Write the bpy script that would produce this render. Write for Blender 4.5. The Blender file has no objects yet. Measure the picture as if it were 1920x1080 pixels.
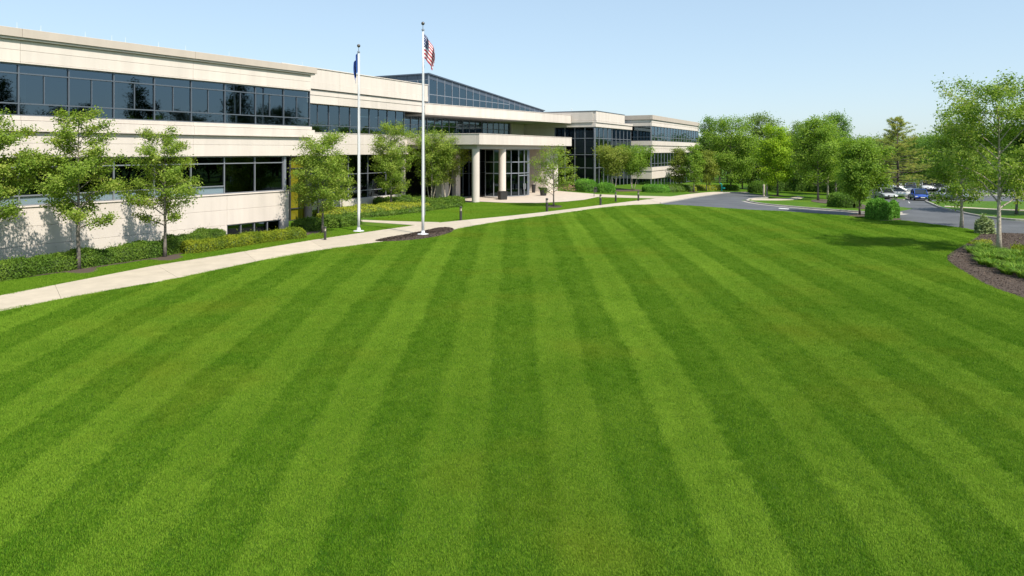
import bpy, bmesh, math, random
import numpy as np
from mathutils import Vector, Matrix
from mathutils.geometry import delaunay_2d_cdt

# ------------------------------------------------------------------ camera, sky, sun, exposure
SC = bpy.context.scene
COL = SC.collection
CAM_H, FPX, HZN = 5.2, 1280.0, 283.0          # eye height, focal length and horizon row of a 1920-wide picture
cam = bpy.data.objects.new('camera', bpy.data.cameras.new('camera'))
COL.objects.link(cam); SC.camera = cam
cam.location = (0, 0, CAM_H); cam.rotation_euler = (math.radians(90), 0, 0)
cam.data.sensor_width = 36; cam.data.lens = 24
cam.data.shift_y = -(540 - HZN) / 1920
cam.data.clip_start = 0.1; cam.data.clip_end = 4000

SUN_EL, SUN_AZ = math.radians(51), math.radians(139)      # azimuth clockwise from +Y
W = bpy.data.worlds.new('World'); SC.world = W; W.use_nodes = True
wn = W.node_tree.nodes; bg = wn['Background']
sky = wn.new('ShaderNodeTexSky'); sky.sky_type = 'NISHITA'; sky.sun_disc = False
sky.sun_elevation = SUN_EL; sky.sun_rotation = SUN_AZ
sky.air_density = 1.0; sky.dust_density = 0.65; sky.ozone_density = 5.5
gam = wn.new('ShaderNodeGamma'); gam.inputs[1].default_value = 0.42            # hazy summer sky: a flatter gradient, everywhere alike
tin = wn.new('ShaderNodeVectorMath'); tin.operation = 'MULTIPLY'; tin.inputs[1].default_value = (2.12, 2.36, 2.50)
W.node_tree.links.new(sky.outputs[0], gam.inputs[0]); W.node_tree.links.new(gam.outputs[0], tin.inputs[0]); W.node_tree.links.new(tin.outputs[0], bg.inputs[0]); bg.inputs[1].default_value = 0.125

sl = bpy.data.lights.new('sun', 'SUN'); sl.energy = 4.6; sl.angle = math.radians(0.5); sl.color = (1.0, 0.93, 0.83)
sun = bpy.data.objects.new('sun', sl); COL.objects.link(sun); sun.location = (30, -40, 60)
sd = Vector((math.cos(SUN_EL) * math.sin(SUN_AZ), math.cos(SUN_EL) * math.cos(SUN_AZ), math.sin(SUN_EL)))
sun.rotation_euler = sd.to_track_quat('Z', 'Y').to_euler()
vs = SC.view_settings
vs.view_transform = 'Standard'; vs.look = 'None'; vs.exposure = 0.58; vs.gamma = 1.0; vs.use_curve_mapping = False
try:
    SC.cycles.max_bounces = 6; SC.cycles.transparent_max_bounces = 12
    SC.cycles.caustics_reflective = False; SC.cycles.caustics_refractive = False
except Exception:
    pass

random.seed(7); RNG = np.random.default_rng(7)

# ------------------------------------------------------------------ terrain and helpers
def ss(a, b, v):
    t = np.clip((np.asarray(v, float) - a) / (b - a), 0, 1)
    return t * t * (3 - 2 * t)
def G(x, y):
    return -1.3 * ss(58, 95, y) * ss(8, 45, x)
def gp(px, py):
    """the point of the ground seen at a pixel of the photograph"""
    z = 0.0
    for _ in range(40):
        Y = FPX * (CAM_H - z) / (py - HZN); X = (px - 960) / FPX * Y; z = float(G(X, Y))
    return Vector((X, Y, z))
def hgt(y_top, p):
    """height above the point p of something whose top shows at row y_top"""
    return CAM_H + (HZN - y_top) / FPX * p.y - p.z

def tag(o, label=None, cat=None, group=None, kind=None):
    if label: o['label'] = label
    if cat: o['category'] = cat
    if group: o['group'] = group
    if kind: o['kind'] = kind
    return o
def empty(name, loc=(0, 0, 0), rz=0.0):
    o = bpy.data.objects.new(name, None); COL.objects.link(o); o.location = loc; o.rotation_euler = (0, 0, rz)
    o.empty_display_size = 0.2
    return o
def link(name, me, parent=None, loc=(0, 0, 0), rot=(0, 0, 0)):
    o = bpy.data.objects.new(name, me); COL.objects.link(o)
    o.location = loc; o.rotation_euler = rot
    if parent: o.parent = parent
    return o
def pymesh(name, v, f, mats, midx=None, smooth=False):
    me = bpy.data.meshes.new(name)
    me.from_pydata([tuple(p) for p in v], [], [tuple(q) for q in f])
    for m in (mats if isinstance(mats, (list, tuple)) else [mats]): me.materials.append(m)
    if midx is not None: me.polygons.foreach_set('material_index', np.asarray(midx, np.int32))
    if smooth: me.polygons.foreach_set('use_smooth', np.ones(len(me.polygons), bool))
    me.update(); return me
def npmesh(name, verts, quads, mats, midx=None, attr=None, tris=None, smooth=None):
    """fast mesh from numpy: quads (n,4) and optionally tris (m,3)"""
    me = bpy.data.meshes.new(name)
    nv = len(verts); nq = 0 if quads is None else len(quads); nt = 0 if tris is None else len(tris)
    me.vertices.add(nv); me.vertices.foreach_set('co', np.asarray(verts, np.float32).ravel())
    loops = np.concatenate([np.asarray(quads).ravel() if nq else np.zeros(0, int), np.asarray(tris).ravel() if nt else np.zeros(0, int)]).astype(np.int32)
    me.loops.add(len(loops)); me.loops.foreach_set('vertex_index', loops)
    starts = np.concatenate([np.arange(nq) * 4, nq * 4 + np.arange(nt) * 3]).astype(np.int32)
    me.polygons.add(nq + nt); me.polygons.foreach_set('loop_start', starts)
    me.polygons.foreach_set('loop_total', np.concatenate([np.full(nq, 4), np.full(nt, 3)]).astype(np.int32))
    for m in (mats if isinstance(mats, (list, tuple)) else [mats]): me.materials.append(m)
    if midx is not None: me.polygons.foreach_set('material_index', np.asarray(midx, np.int32))
    if smooth is not None: me.polygons.foreach_set('use_smooth', np.asarray(smooth, bool))
    if attr is not None:
        a = me.attributes.new('rnd', 'FLOAT', 'POINT'); a.data.foreach_set('value', np.asarray(attr, np.float32))
    me.update(calc_edges=True); me.validate(); return me

class MB:
    """collects shapes for ONE mesh"""
    def __init__(s): s.v = []; s.f = []; s.m = []
    def add(s, v, f, m=0):
        k = len(s.v); s.v += [tuple(p) for p in v]; s.f += [tuple(i + k for i in q) for q in f]; s.m += [m] * len(f)
    def box(s, x0, x1, y0, y1, z0, z1, m=0):
        s.add([(x0, y0, z0), (x1, y0, z0), (x1, y1, z0), (x0, y1, z0), (x0, y0, z1), (x1, y0, z1), (x1, y1, z1), (x0, y1, z1)],
              [(0, 3, 2, 1), (4, 5, 6, 7), (0, 1, 5, 4), (1, 2, 6, 5), (2, 3, 7, 6), (3, 0, 4, 7)], m)
    def lathe(s, prof, n=16, c=(0, 0), m=0, cap=True):
        v = [(c[0] + r * math.cos(2 * math.pi * i / n), c[1] + r * math.sin(2 * math.pi * i / n), z) for r, z in prof for i in range(n)]
        f = [(j * n + i, j * n + (i + 1) % n, (j + 1) * n + (i + 1) % n, (j + 1) * n + i) for j in range(len(prof) - 1) for i in range(n)]
        if cap: f += [tuple(range(n))[::-1], tuple((len(prof) - 1) * n + i for i in range(n))]
        s.add(v, f, m)
    def tube(s, pts, rad, n=6, m=0, cap=True):
        pts = [Vector(p) for p in pts]; v = []
        for i, p in enumerate(pts):
            t = (pts[min(i + 1, len(pts) - 1)] - pts[max(i - 1, 0)]).normalized()
            a = t.cross(Vector((0, 0, 1)) if abs(t.z) < 0.9 else Vector((1, 0, 0))).normalized(); b = t.cross(a)
            r = rad[i] if isinstance(rad, (list, tuple)) else rad
            v += [p + (a * math.cos(2 * math.pi * k / n) + b * math.sin(2 * math.pi * k / n)) * r for k in range(n)]
        f = [(j * n + i, j * n + (i + 1) % n, (j + 1) * n + (i + 1) % n, (j + 1) * n + i) for j in range(len(pts) - 1) for i in range(n)]
        if cap: f += [tuple(range(n))[::-1], tuple((len(pts) - 1) * n + i for i in range(n))]
        s.add(v, f, m)
    def mesh(s, name, mats, smooth=False):
        return pymesh(name, s.v, s.f, mats, s.m, smooth)
    def build(s, name, mats, parent=None, loc=(0, 0, 0), rot=(0, 0, 0), smooth=False):
        return link(name, s.mesh(name, mats, smooth), parent, loc, rot)

# ------------------------------------------------------------------ materials
def mat(name, col, rough=0.7, var=0.0, scale=3.0, bump=0.0, bscale=60.0, spec=0.5, metal=0.0, col2=None, attr=None, trans=0.0, coat=0.0, detail=4.0):
    m = bpy.data.materials.new(name); m.use_nodes = True
    nt = m.node_tree; N = nt.nodes; L = nt.links; b = N['Principled BSDF']
    b.inputs['Roughness'].default_value = rough; b.inputs['Metallic'].default_value = metal
    b.inputs['Specular IOR Level'].default_value = spec; b.inputs['Coat Weight'].default_value = coat
    b.inputs['Base Color'].default_value = (*col, 1)
    tc = N.new('ShaderNodeTexCoord')
    src = None
    if var > 0 or col2:
        nz = N.new('ShaderNodeTexNoise'); nz.inputs['Scale'].default_value = scale; nz.inputs['Detail'].default_value = detail; nz.inputs['Roughness'].default_value = 0.62
        L.new(tc.outputs['Object'], nz.inputs['Vector'])
        mx = N.new('ShaderNodeMix'); mx.data_type = 'RGBA'
        c2 = col2 if col2 else tuple(min(1, c * (1 + var)) for c in col); c1 = col if col2 else tuple(c * (1 - var) for c in col)
        mx.inputs[6].default_value = (*c1, 1); mx.inputs[7].default_value = (*c2, 1)
        mr = N.new('ShaderNodeMapRange'); mr.inputs[1].default_value = 0.3; mr.inputs[2].default_value = 0.7
        L.new(nz.outputs['Fac'], mr.inputs[0]); L.new(mr.outputs[0], mx.inputs[0])
        src = mx.outputs[2]
    if attr:
        at = N.new('ShaderNodeAttribute'); at.attribute_name = 'rnd'
        ramp = N.new('ShaderNodeValToRGB'); els = ramp.color_ramp.elements
        els[0].color = (*attr[0], 1); els[1].color = (*attr[-1], 1)
        for i, c in enumerate(attr[1:-1]):
            e = els.new((i + 1) / (len(attr) - 1)); e.color = (*c, 1)
        L.new(at.outputs['Fac'], ramp.inputs[0]); src = ramp.outputs[0]
    if src: L.new(src, b.inputs['Base Color'])
    if bump > 0:
        n2 = N.new('ShaderNodeTexNoise'); n2.inputs['Scale'].default_value = bscale; n2.inputs['Detail'].default_value = 3
        L.new(tc.outputs['Object'], n2.inputs['Vector'])
        bp = N.new('ShaderNodeBump'); bp.inputs['Strength'].default_value = bump; bp.inputs['Distance'].default_value = 0.02
        L.new(n2.outputs['Fac'], bp.inputs['Height']); L.new(bp.outputs[0], b.inputs['Normal'])
    if trans > 0:
        tr = N.new('ShaderNodeBsdfTranslucent'); ms = N.new('ShaderNodeMixShader'); ms.inputs[0].default_value = trans
        if src:
            br = N.new('ShaderNodeMix'); br.data_type = 'RGBA'; br.blend_type = 'MULTIPLY'; br.inputs[0].default_value = 1.0
            br.inputs[7].default_value = (1.25, 1.3, 0.6, 1); L.new(src, br.inputs[6]); L.new(br.outputs[2], tr.inputs[0])
        else: tr.inputs[0].default_value = (*col, 1)
        L.new(b.outputs[0], ms.inputs[1]); L.new(tr.outputs[0], ms.inputs[2]); L.new(ms.outputs[0], N['Material Output'].inputs[0])
    return m

M = {}
def concrete(name, c, streak=0.10):
    m = mat(name, c, 0.85, spec=0.3, bump=0.25, bscale=45)
    nt = m.node_tree; N = nt.nodes; L = nt.links; b = N['Principled BSDF']; tc = N['Texture Coordinate']
    geo = N.new('ShaderNodeNewGeometry')
    mp = N.new('ShaderNodeMapping'); mp.inputs['Scale'].default_value = (0.9, 0.9, 0.12)
    L.new(geo.outputs['Position'], mp.inputs[0])
    n1 = N.new('ShaderNodeTexNoise'); n1.inputs['Scale'].default_value = 1.6; n1.inputs['Detail'].default_value = 6; L.new(mp.outputs[0], n1.inputs[0])
    n2 = N.new('ShaderNodeTexNoise'); n2.inputs['Scale'].default_value = 38; n2.inputs['Detail'].default_value = 2; L.new(geo.outputs['Position'], n2.inputs[0])
    ob = N.new('ShaderNodeObjectInfo')
    def mul(a, bv, lo, hi):
        r = N.new('ShaderNodeMapRange'); r.inputs[1].default_value = 0.25; r.inputs[2].default_value = 0.75
        r.inputs[3].default_value = lo; r.inputs[4].default_value = hi; L.new(a, r.inputs[0]); return r.outputs[0]
    f1 = mul(n1.outputs['Fac'], None, 1 - streak, 1 + streak * .6); f2 = mul(n2.outputs['Fac'], None, 0.95, 1.05)
    f3 = N.new('ShaderNodeMapRange'); f3.inputs[3].default_value = 0.94; f3.inputs[4].default_value = 1.02; L.new(ob.outputs['Random'], f3.inputs[0])
    mp2 = N.new('ShaderNodeMapping'); mp2.inputs['Scale'].default_value = (5.5, 5.5, 0.22); L.new(geo.outputs['Position'], mp2.inputs[0])
    n3 = N.new('ShaderNodeTexNoise'); n3.inputs['Scale'].default_value = 1.0; n3.inputs['Detail'].default_value = 3; L.new(mp2.outputs[0], n3.inputs[0])
    f4 = mul(n3.outputs['Fac'], None, 1 - streak * .35, 1 + streak * .2)
    a0 = N.new('ShaderNodeMath'); a0.operation = 'MULTIPLY'; L.new(f1, a0.inputs[0]); L.new(f4, a0.inputs[1])
    a = N.new('ShaderNodeMath'); a.operation = 'MULTIPLY'; L.new(a0.outputs[0], a.inputs[0]); L.new(f2, a.inputs[1])
    a2 = N.new('ShaderNodeMath'); a2.operation = 'MULTIPLY'; L.new(a.outputs[0], a2.inputs[0]); L.new(f3.outputs[0], a2.inputs[1])
    hs = N.new('ShaderNodeVectorMath'); hs.operation = 'SCALE'; hs.inputs[0].default_value = c; L.new(a2.outputs[0], hs.inputs['Scale'])
    L.new(hs.outputs[0], b.inputs['Base Color'])
    return m
M['precast'] = concrete('precast_concrete', (0.62, 0.56, 0.50))
M['precast_rough'] = concrete('exposed_aggregate_concrete', (0.47, 0.41, 0.35), 0.08)
M['slab'] = concrete('path_concrete', (0.46, 0.40, 0.31), 0.12)
M['slab_warm'] = concrete('plaza_concrete', (0.48, 0.41, 0.335), 0.12)
M['kerb'] = concrete('kerb_concrete', (0.40, 0.37, 0.33), 0.18)
M['joint'] = mat('joint_filler', (0.10, 0.09, 0.08), 0.9)
M['soffit'] = mat('soffit_plaster', (0.42, 0.40, 0.38), 0.9, var=.05, scale=.6)
M['metal_frame'] = mat('aluminium_frame', (0.16, 0.18, 0.21), 0.4, metal=0.6)
M['metal_light'] = mat('pale_aluminium_frame', (0.30, 0.32, 0.36), 0.4, metal=0.5)
M['metal_band'] = mat('blue_grey_metal_panel', (0.085, 0.11, 0.15), 0.45, metal=0.3)
M['spandrel'] = mat('blue_grey_spandrel_glass', (0.17, 0.23, 0.27), 0.12, spec=0.8)
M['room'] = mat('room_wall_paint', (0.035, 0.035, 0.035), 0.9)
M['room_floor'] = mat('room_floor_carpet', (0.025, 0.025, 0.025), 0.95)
M['room_column'] = mat('room_column_paint', (0.55, 0.5, 0.42), 0.8)
M['yellow_glass'] = mat('yellow_film_glass', (0.16, 0.14, 0.008), 0.15, var=.25, scale=.8, spec=.6)
M['yellow'] = mat('yellow_wall_paint', (0.62, 0.46, 0.02), 0.7, var=.1, scale=1.5)
M['dark_column'] = mat('dark_column_cladding', (0.03, 0.032, 0.035), 0.35)
M['roof'] = mat('roof_membrane', (0.35, 0.34, 0.32), 0.9, var=.15, scale=.4)
def glass(name, tint, ior):
    m = bpy.data.materials.new(name); m.use_nodes = True; nt = m.node_tree; N = nt.nodes; L = nt.links
    N.remove(N['Principled BSDF'])
    fr = N.new('ShaderNodeFresnel'); fr.inputs[0].default_value = ior
    tr = N.new('ShaderNodeBsdfTransparent'); tr.inputs[0].default_value = (*tint, 1)
    gl = N.new('ShaderNodeBsdfGlossy'); gl.inputs['Roughness'].default_value = 0.015; gl.inputs[0].default_value = (0.60, 0.82, 1.0, 1)
    tc = N.new('ShaderNodeNewGeometry'); nz = N.new('ShaderNodeTexNoise'); nz.inputs['Scale'].default_value = 0.7; nz.inputs['Detail'].default_value = 1
    L.new(tc.outputs['Position'], nz.inputs[0])
    bp = N.new('ShaderNodeBump'); bp.inputs['Strength'].default_value = 0.06; bp.inputs['Distance'].default_value = 0.05
    L.new(nz.outputs['Fac'], bp.inputs['Height']); L.new(bp.outputs[0], gl.inputs['Normal'])
    mx = N.new('ShaderNodeMixShader'); fm = N.new('ShaderNodeMath'); fm.operation = 'MULTIPLY'; inv = N.new('ShaderNodeMath'); inv.operation = 'SUBTRACT'; inv.inputs[0].default_value = 1.0
    L.new(tc.outputs['Backfacing'], inv.inputs[1]); L.new(fr.outputs[0], fm.inputs[0]); L.new(inv.outputs[0], fm.inputs[1]); L.new(fm.outputs[0], mx.inputs[0]); L.new(tr.outputs[0], mx.inputs[1]); L.new(gl.outputs[0], mx.inputs[2])
    L.new(mx.outputs[0], N['Material Output'].inputs[0]); return m
M['glass'] = glass('tinted_window_glass', (0.30, 0.34, 0.36), 2.3)
M['glass_dark'] = glass('dark_window_glass', (0.10, 0.115, 0.125), 1.62)
M['asphalt'] = mat('asphalt', (0.082, 0.087, 0.094), 0.85, var=.28, scale=.35, bump=.3, bscale=90, detail=8)
M['paint_white'] = mat('road_paint', (0.72, 0.72, 0.70), 0.7, var=.12, scale=4)
M['mulch'] = mat('bark_mulch', (0.042, 0.030, 0.022), 0.95, col2=(0.105, 0.074, 0.054), scale=45, bump=.8, bscale=55)
M['mulch_chip'] = mat('mulch_chip', (0.1, 0.06, 0.04), 0.95, attr=[(.026, .018, .013), (.07, .048, .035), (.14, .10, .072)])
M['white_metal'] = mat('white_painted_pole', (0.60, 0.61, 0.62), 0.35, var=.05, scale=2)
M['black_metal'] = mat('dark_bronze_metal', (0.035, 0.035, 0.033), 0.5, var=.2, scale=6)
M['lens'] = mat('lamp_lens', (0.55, 0.5, 0.38), 0.3)
M['gold'] = mat('finial_metal', (0.12, 0.11, 0.10), 0.3, metal=.7)
M['planter'] = mat('black_planter', (0.022, 0.022, 0.022), 0.55, var=.15, scale=4)
M['soil'] = mat('soil', (0.05, 0.035, 0.025), 0.95)
M['teal'] = mat('teal_paint', (0.0, 0.22, 0.20), 0.5)
M['flower'] = mat('pink_petals', (0.5, 0.12, 0.3), 0.7, attr=[(.35, .05, .18), (.6, .2, .4), (.65, .4, .1)])
def bark(name, a, b): return mat(name, a, 0.95, col2=b, scale=9, bump=.8, bscale=22)
M['bark'] = bark('grey_bark', (0.10, 0.085, 0.07), (0.24, 0.21, 0.175))
M['bark_pale'] = bark('pale_peeling_bark', (0.22, 0.18, 0.14), (0.52, 0.46, 0.38))
M['bark_dark'] = bark('dark_bark', (0.05, 0.042, 0.035), (0.12, 0.10, 0.08))
def leafm(name, cols, trans=.45):
    cols = [tuple(min(.6, q * k) for q, k in zip(c, (2.15, 2.15, 1.45))) for c in cols]
    return mat(name, cols[1], 0.6, attr=cols, trans=trans, spec=0.15)
M['leaf_maple'] = leafm('young_maple_leaf', [(.046, .080, .014), (.082, .128, .024), (.128, .172, .040), (.19, .20, .07)])
M['leaf_mid'] = leafm('mid_green_leaf', [(.046, .086, .016), (.088, .145, .026), (.145, .195, .042)])
M['leaf_lime'] = leafm('lime_green_leaf', [(.075, .13, .012), (.13, .20, .018), (.20, .25, .028)])
M['leaf_deep'] = leafm('deep_green_leaf', [(.032, .068, .016), (.060, .112, .026), (.10, .155, .04)])
M['leaf_dark'] = leafm('yew_leaf', [(.006, .016, .005), (.012, .028, .008), (.02, .04, .012)], .1)
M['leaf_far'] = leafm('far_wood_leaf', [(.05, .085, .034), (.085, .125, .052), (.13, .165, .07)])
M['leaf_rust'] = leafm('rust_tinged_leaf', [(.06, .085, .02), (.10, .13, .03), (.155, .155, .055)])
M['leaf_birch'] = leafm('birch_leaf', [(.035, .072, .014), (.07, .118, .022), (.125, .17, .04), (.19, .215, .075)])
M['needle'] = leafm('pine_needle', [(.09, .125, .04), (.15, .175, .06), (.22, .20, .09)], .3)
M['leaf_hedge'] = leafm('hedge_leaf', [(.020, .046, .008), (.042, .078, .012), (.085, .125, .024)], .2)
M['leaf_box'] = leafm('boxwood_leaf', [(.03, .085, .014), (.055, .135, .022), (.10, .19, .035)], .2)
M['leaf_gold'] = leafm('golden_hedge_leaf', [(.038, .064, .007), (.078, .104, .009), (.15, .155, .016)], .2)
M['leaf_olive'] = leafm('olive_groundcover_leaf', [(.07, .10, .012), (.13, .15, .018), (.19, .17, .03)], .2)
M['leaf_grey'] = leafm('grey_green_leaf', [(.07, .10, .06), (.13, .16, .10), (.2, .22, .16)], .2)
M['blade'] = leafm('strap_leaf', [(.022, .06, .008), (.05, .105, .014), (.12, .17, .04)], .3)
M['core'] = mat('inner_twigs', (0.06, 0.10, 0.022), 0.95, var=.4, scale=6)

def stripe_nodes(N, L, pos):
    """mowing pattern of the lawn: passes that fan out slightly from the near end; 1 = pass mown away, its brighter look in the light painted as colour"""
    sp = N.new('ShaderNodeSeparateXYZ'); L.new(pos, sp.inputs[0])
    def math_(op, a, b=None):
        n = N.new('ShaderNodeMath'); n.operation = op
        for i, q in enumerate((a, b)):
            if q is None: continue
            if isinstance(q, (int, float)): n.inputs[i].default_value = q
            else: L.new(q, n.inputs[i])
        return n.outputs[0]
    w = math_('MULTIPLY', math_('POWER', math_('MAXIMUM', sp.outputs['Y'], 1.0), 0.16), 1.45)
    u = math_('DIVIDE', math_('ADD', sp.outputs['X'], 0.47), w)
    fr = math_('FRACT', u)
    r = N.new('ShaderNodeValToRGB'); e = r.color_ramp.elements
    e[0].position = 0.0; e[0].color = (0, 0, 0, 1); e[1].position = 0.985; e[1].color = (1, 1, 1, 1)
    for p, c in ((.08, .02), (.20, .20), (.34, .24), (.42, .05), (.485, .02), (.52, .88), (.62, .95), (.76, .66), (.90, .85), (.975, 1.0)):
        k = e.new(p); k.color = (c, c, c, 1)
    e[-1].color = (0, 0, 0, 1); e[-1].position = 0.995
    L.new(fr, r.inputs[0]); return r.outputs[0]
def grass_mat(name, striped, dark=(0.045, 0.115, 0.005), light=(0.11, 0.185, 0.014), inst=False):
    m = bpy.data.materials.new(name); m.use_nodes = True; nt = m.node_tree; N = nt.nodes; L = nt.links; b = N['Principled BSDF']
    b.inputs['Roughness'].default_value = 0.7; b.inputs['Specular IOR Level'].default_value = 0.1
    geo = N.new('ShaderNodeNewGeometry')
    mx = N.new('ShaderNodeMix'); mx.data_type = 'RGBA'; mx.inputs[6].default_value = (*dark, 1); mx.inputs[7].default_value = (*light, 1)
    def noise(s, d=4):
        n = N.new('ShaderNodeTexNoise'); n.inputs['Scale'].default_value = s; n.inputs['Detail'].default_value = d; n.inputs['Roughness'].default_value = .65
        L.new(geo.outputs['Position'], n.inputs[0]); return n.outputs['Fac']
    def scl(a, lo, hi, i0=.3, i1=.7):
        r = N.new('ShaderNodeMapRange'); r.inputs[1].default_value = i0; r.inputs[2].default_value = i1; r.inputs[3].default_value = lo; r.inputs[4].default_value = hi
        L.new(a, r.inputs[0]); return r.outputs[0]
    def add(a, c, op='ADD'):
        n = N.new('ShaderNodeMath'); n.operation = op
        for i, q in enumerate((a, c)):
            if isinstance(q, (int, float)): n.inputs[i].default_value = q
            else: L.new(q, n.inputs[i])
        return n.outputs[0]
    if inst:
        at = N.new('ShaderNodeAttribute'); at.attribute_type = 'INSTANCER'; at.attribute_name = 'col'
        at2 = N.new('ShaderNodeAttribute'); at2.attribute_name = 'rnd'
        fac = add(at.outputs['Fac'], scl(at2.outputs['Fac'], -.34, .42, 0, 1))
    else:
        base = stripe_nodes(N, L, geo.outputs['Position']) if striped else scl(noise(.25), .2, .7)  # stripe tone paints the light on leaning blades into the sheet
        fac = add(add(base, .45, 'MULTIPLY'), scl(noise(.5, 6), -.1, .25))
        fac = add(fac, scl(noise(30, 3), -.3, .3))
    cl = N.new('ShaderNodeClamp'); L.new(fac, cl.inputs[0]); L.new(cl.outputs[0], mx.inputs[0])
    # patches that are a little drier
    dry = N.new('ShaderNodeMix'); dry.data_type = 'RGBA'; dry.inputs[7].default_value = (0.20, 0.22, 0.015, 1)
    L.new(scl(noise(.16, 3), 0, .5, .52, .78), dry.inputs[0]); L.new(mx.outputs[2], dry.inputs[6])
    L.new(dry.outputs[2], b.inputs['Base Color'])
    if inst:
        tr = N.new('ShaderNodeBsdfTranslucent'); ms = N.new('ShaderNodeMixShader'); ms.inputs[0].default_value = .42
        L.new(dry.outputs[2], tr.inputs[0]); L.new(b.outputs[0], ms.inputs[1]); L.new(tr.outputs[0], ms.inputs[2]); L.new(ms.outputs[0], N['Material Output'].inputs[0])
    else:
        bp = N.new('ShaderNodeBump'); bp.inputs['Strength'].default_value = .8; bp.inputs['Distance'].default_value = .03
        L.new(noise(26, 4), bp.inputs['Height']); L.new(bp.outputs[0], b.inputs['Normal'])
    return m
M['lawn'] = grass_mat('mown_lawn', True, (0.030, 0.080, 0.004), (0.075, 0.125, 0.010))
M['ground'] = grass_mat('rough_grass', False)
M['grass_blade'] = grass_mat('grass_blade', True, (0.062, 0.182, 0.004), (0.245, 0.380, 0.034), inst=True)

# ------------------------------------------------------------------ ground sheets
def smooth(pts, n=6, closed=False):
    P = [Vector((p[0], p[1])) for p in pts]; out = []; L_ = len(P)
    for i in range(L_ if closed else L_ - 1):
        g = (lambda k: P[k % L_]) if closed else (lambda k: P[min(max(k, 0), L_ - 1)])
        a, b, c, d = g(i - 1), g(i), g(i + 1), g(i + 2)
        for j in range(n):
            t = j / n
            out.append(0.5 * ((2 * b) + (-a + c) * t + (2 * a - 5 * b + 4 * c - d) * t * t + (-a + 3 * b - 3 * c + d) * t ** 3))
    if not closed: out.append(P[-1])
    return out
def px2(pts): return [gp(*p).xy for p in pts]
def inpoly(x, y, poly):
    x = np.asarray(x); y = np.asarray(y); c = np.zeros(x.shape, bool); n = len(poly); j = n - 1
    for i in range(n):
        xi, yi = poly[i]; xj, yj = poly[j]
        m = ((yi > y) != (yj > y)) & (x < (xj - xi) * (y - yi) / (yj - yi + 1e-12) + xi); c ^= m; j = i
    return c
def sheet(name, poly, material, dz, step=2.5, kind='structure', parent=None):
    poly = [Vector((p[0], p[1])) for p in poly]
    xs = [p.x for p in poly]; ys = [p.y for p in poly]
    gx, gy = np.meshgrid(np.arange(min(xs), max(xs), step), np.arange(min(ys), max(ys), step))
    gx = gx.ravel() + .01; gy = gy.ravel() + .013; k = inpoly(gx, gy, [tuple(p) for p in poly])
    pts = poly + [Vector((a, b)) for a, b in zip(gx[k], gy[k])]
    n = len(poly)
    r = delaunay_2d_cdt(pts, [(i, (i + 1) % n) for i in range(n)], [], 1, 1e-4)
    v = [(p.x, p.y, float(G(p.x, p.y)) + dz) for p in r[0]]
    f = [q if (Vector(v[q[1]]) - Vector(v[q[0]])).cross(Vector(v[q[2]]) - Vector(v[q[0]])).z > 0 else q[::-1] for q in r[2]]
    o = link(name, pymesh(name, v, f, material), parent)
    if not parent: tag(o, kind=kind)
    return o
def sweep(name, line, prof, material, dz=0.0, parent=None, kind='structure', closed=False):
    """prof: (offset to the side, height) points along a ground polyline"""
    line = [Vector(p) for p in line]; n = len(prof); v = []; f = []
    for i, p in enumerate(line):
        t = (line[min(i + 1, len(line) - 1)] - line[max(i - 1, 0)]).normalized(); s = Vector((-t.y, t.x))
        for o, z in prof:
            q = p + s * o; v.append((q.x, q.y, float(G(q.x, q.y)) + z + dz))
    for i in range(len(line) - 1):
        for k in range(n):
            f.append((i * n + k, i * n + (k + 1) % n, (i + 1) * n + (k + 1) % n, (i + 1) * n + k))
    f += [tuple(range(n)), tuple((len(line) - 1) * n + k for k in range(n))[::-1]]
    me = pymesh(name, v, f, material)
    bm = bmesh.new(); bm.from_mesh(me); bmesh.ops.recalc_face_normals(bm, faces=bm.faces); bm.to_mesh(me); bm.free()
    o = link(name, me, parent)
    if not parent: tag(o, kind=kind)
    return o

def axis(fine0, fine1, step, far): 
    a = list(np.arange(fine0, fine1 + .1, step)); s = step; lo = fine0; hi = fine1; L_ = []; H_ = []
    while lo > -far: s *= 1.5; lo -= s; L_.append(lo)
    s = step
    while hi < far: s *= 1.5; hi += s; H_.append(hi)
    return np.array(L_[::-1] + a + H_)
ax = axis(-40, 120, 2.0, 1800); ay = axis(-20, 180, 2.0, 1800)
X_, Y_ = np.meshgrid(ax, ay); nx = len(ax)
vv = np.stack([X_.ravel(), Y_.ravel(), G(X_.ravel(), Y_.ravel())], 1)
ii = (np.arange(len(ay) - 1)[:, None] * nx + np.arange(nx - 1)[None, :]).ravel()
tag(link('ground', npmesh('ground', vv, np.stack([ii, ii + 1, ii + 1 + nx, ii + nx], 1), M['ground'])), kind='structure')

# edges read off the photograph, turned into ground lines
path_low = px2([(-170, 620), (0, 583), (160, 553), (324, 524), (450, 497), (570, 474), (700, 456), (800, 441), (880, 425), (960, 412), (1033, 403), (1118, 391), (1180, 385), (1239, 382)])
path_up = px2([(-170, 588), (0, 556), (130, 530), (259, 504), (400, 482), (550, 456.5), (650, 441), (737, 429), (780, 422.5), (826, 417.5), (905, 410), (996, 401), (1099, 388.5), (1174, 379), (1216, 374)])
path_low_s = smooth(path_low, 6); path_up_s = smooth(path_up, 6)
lawn_far = px2([(1239, 382.8), (1309, 387), (1395, 393), (1477, 397), (1590, 405), (1675, 412), (1733, 419), (1790, 426), (1834, 433)])
bed_edge = px2([(1834, 433), (1838, 440), (1814, 457), (1786, 473), (1776, 484), (1787, 497), (1818, 516), (1854, 536), (1914, 558), (2010, 588)])
lawn_far_s = smooth(lawn_far, 5); bed_edge_s = smooth(bed_edge, 6)
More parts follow.
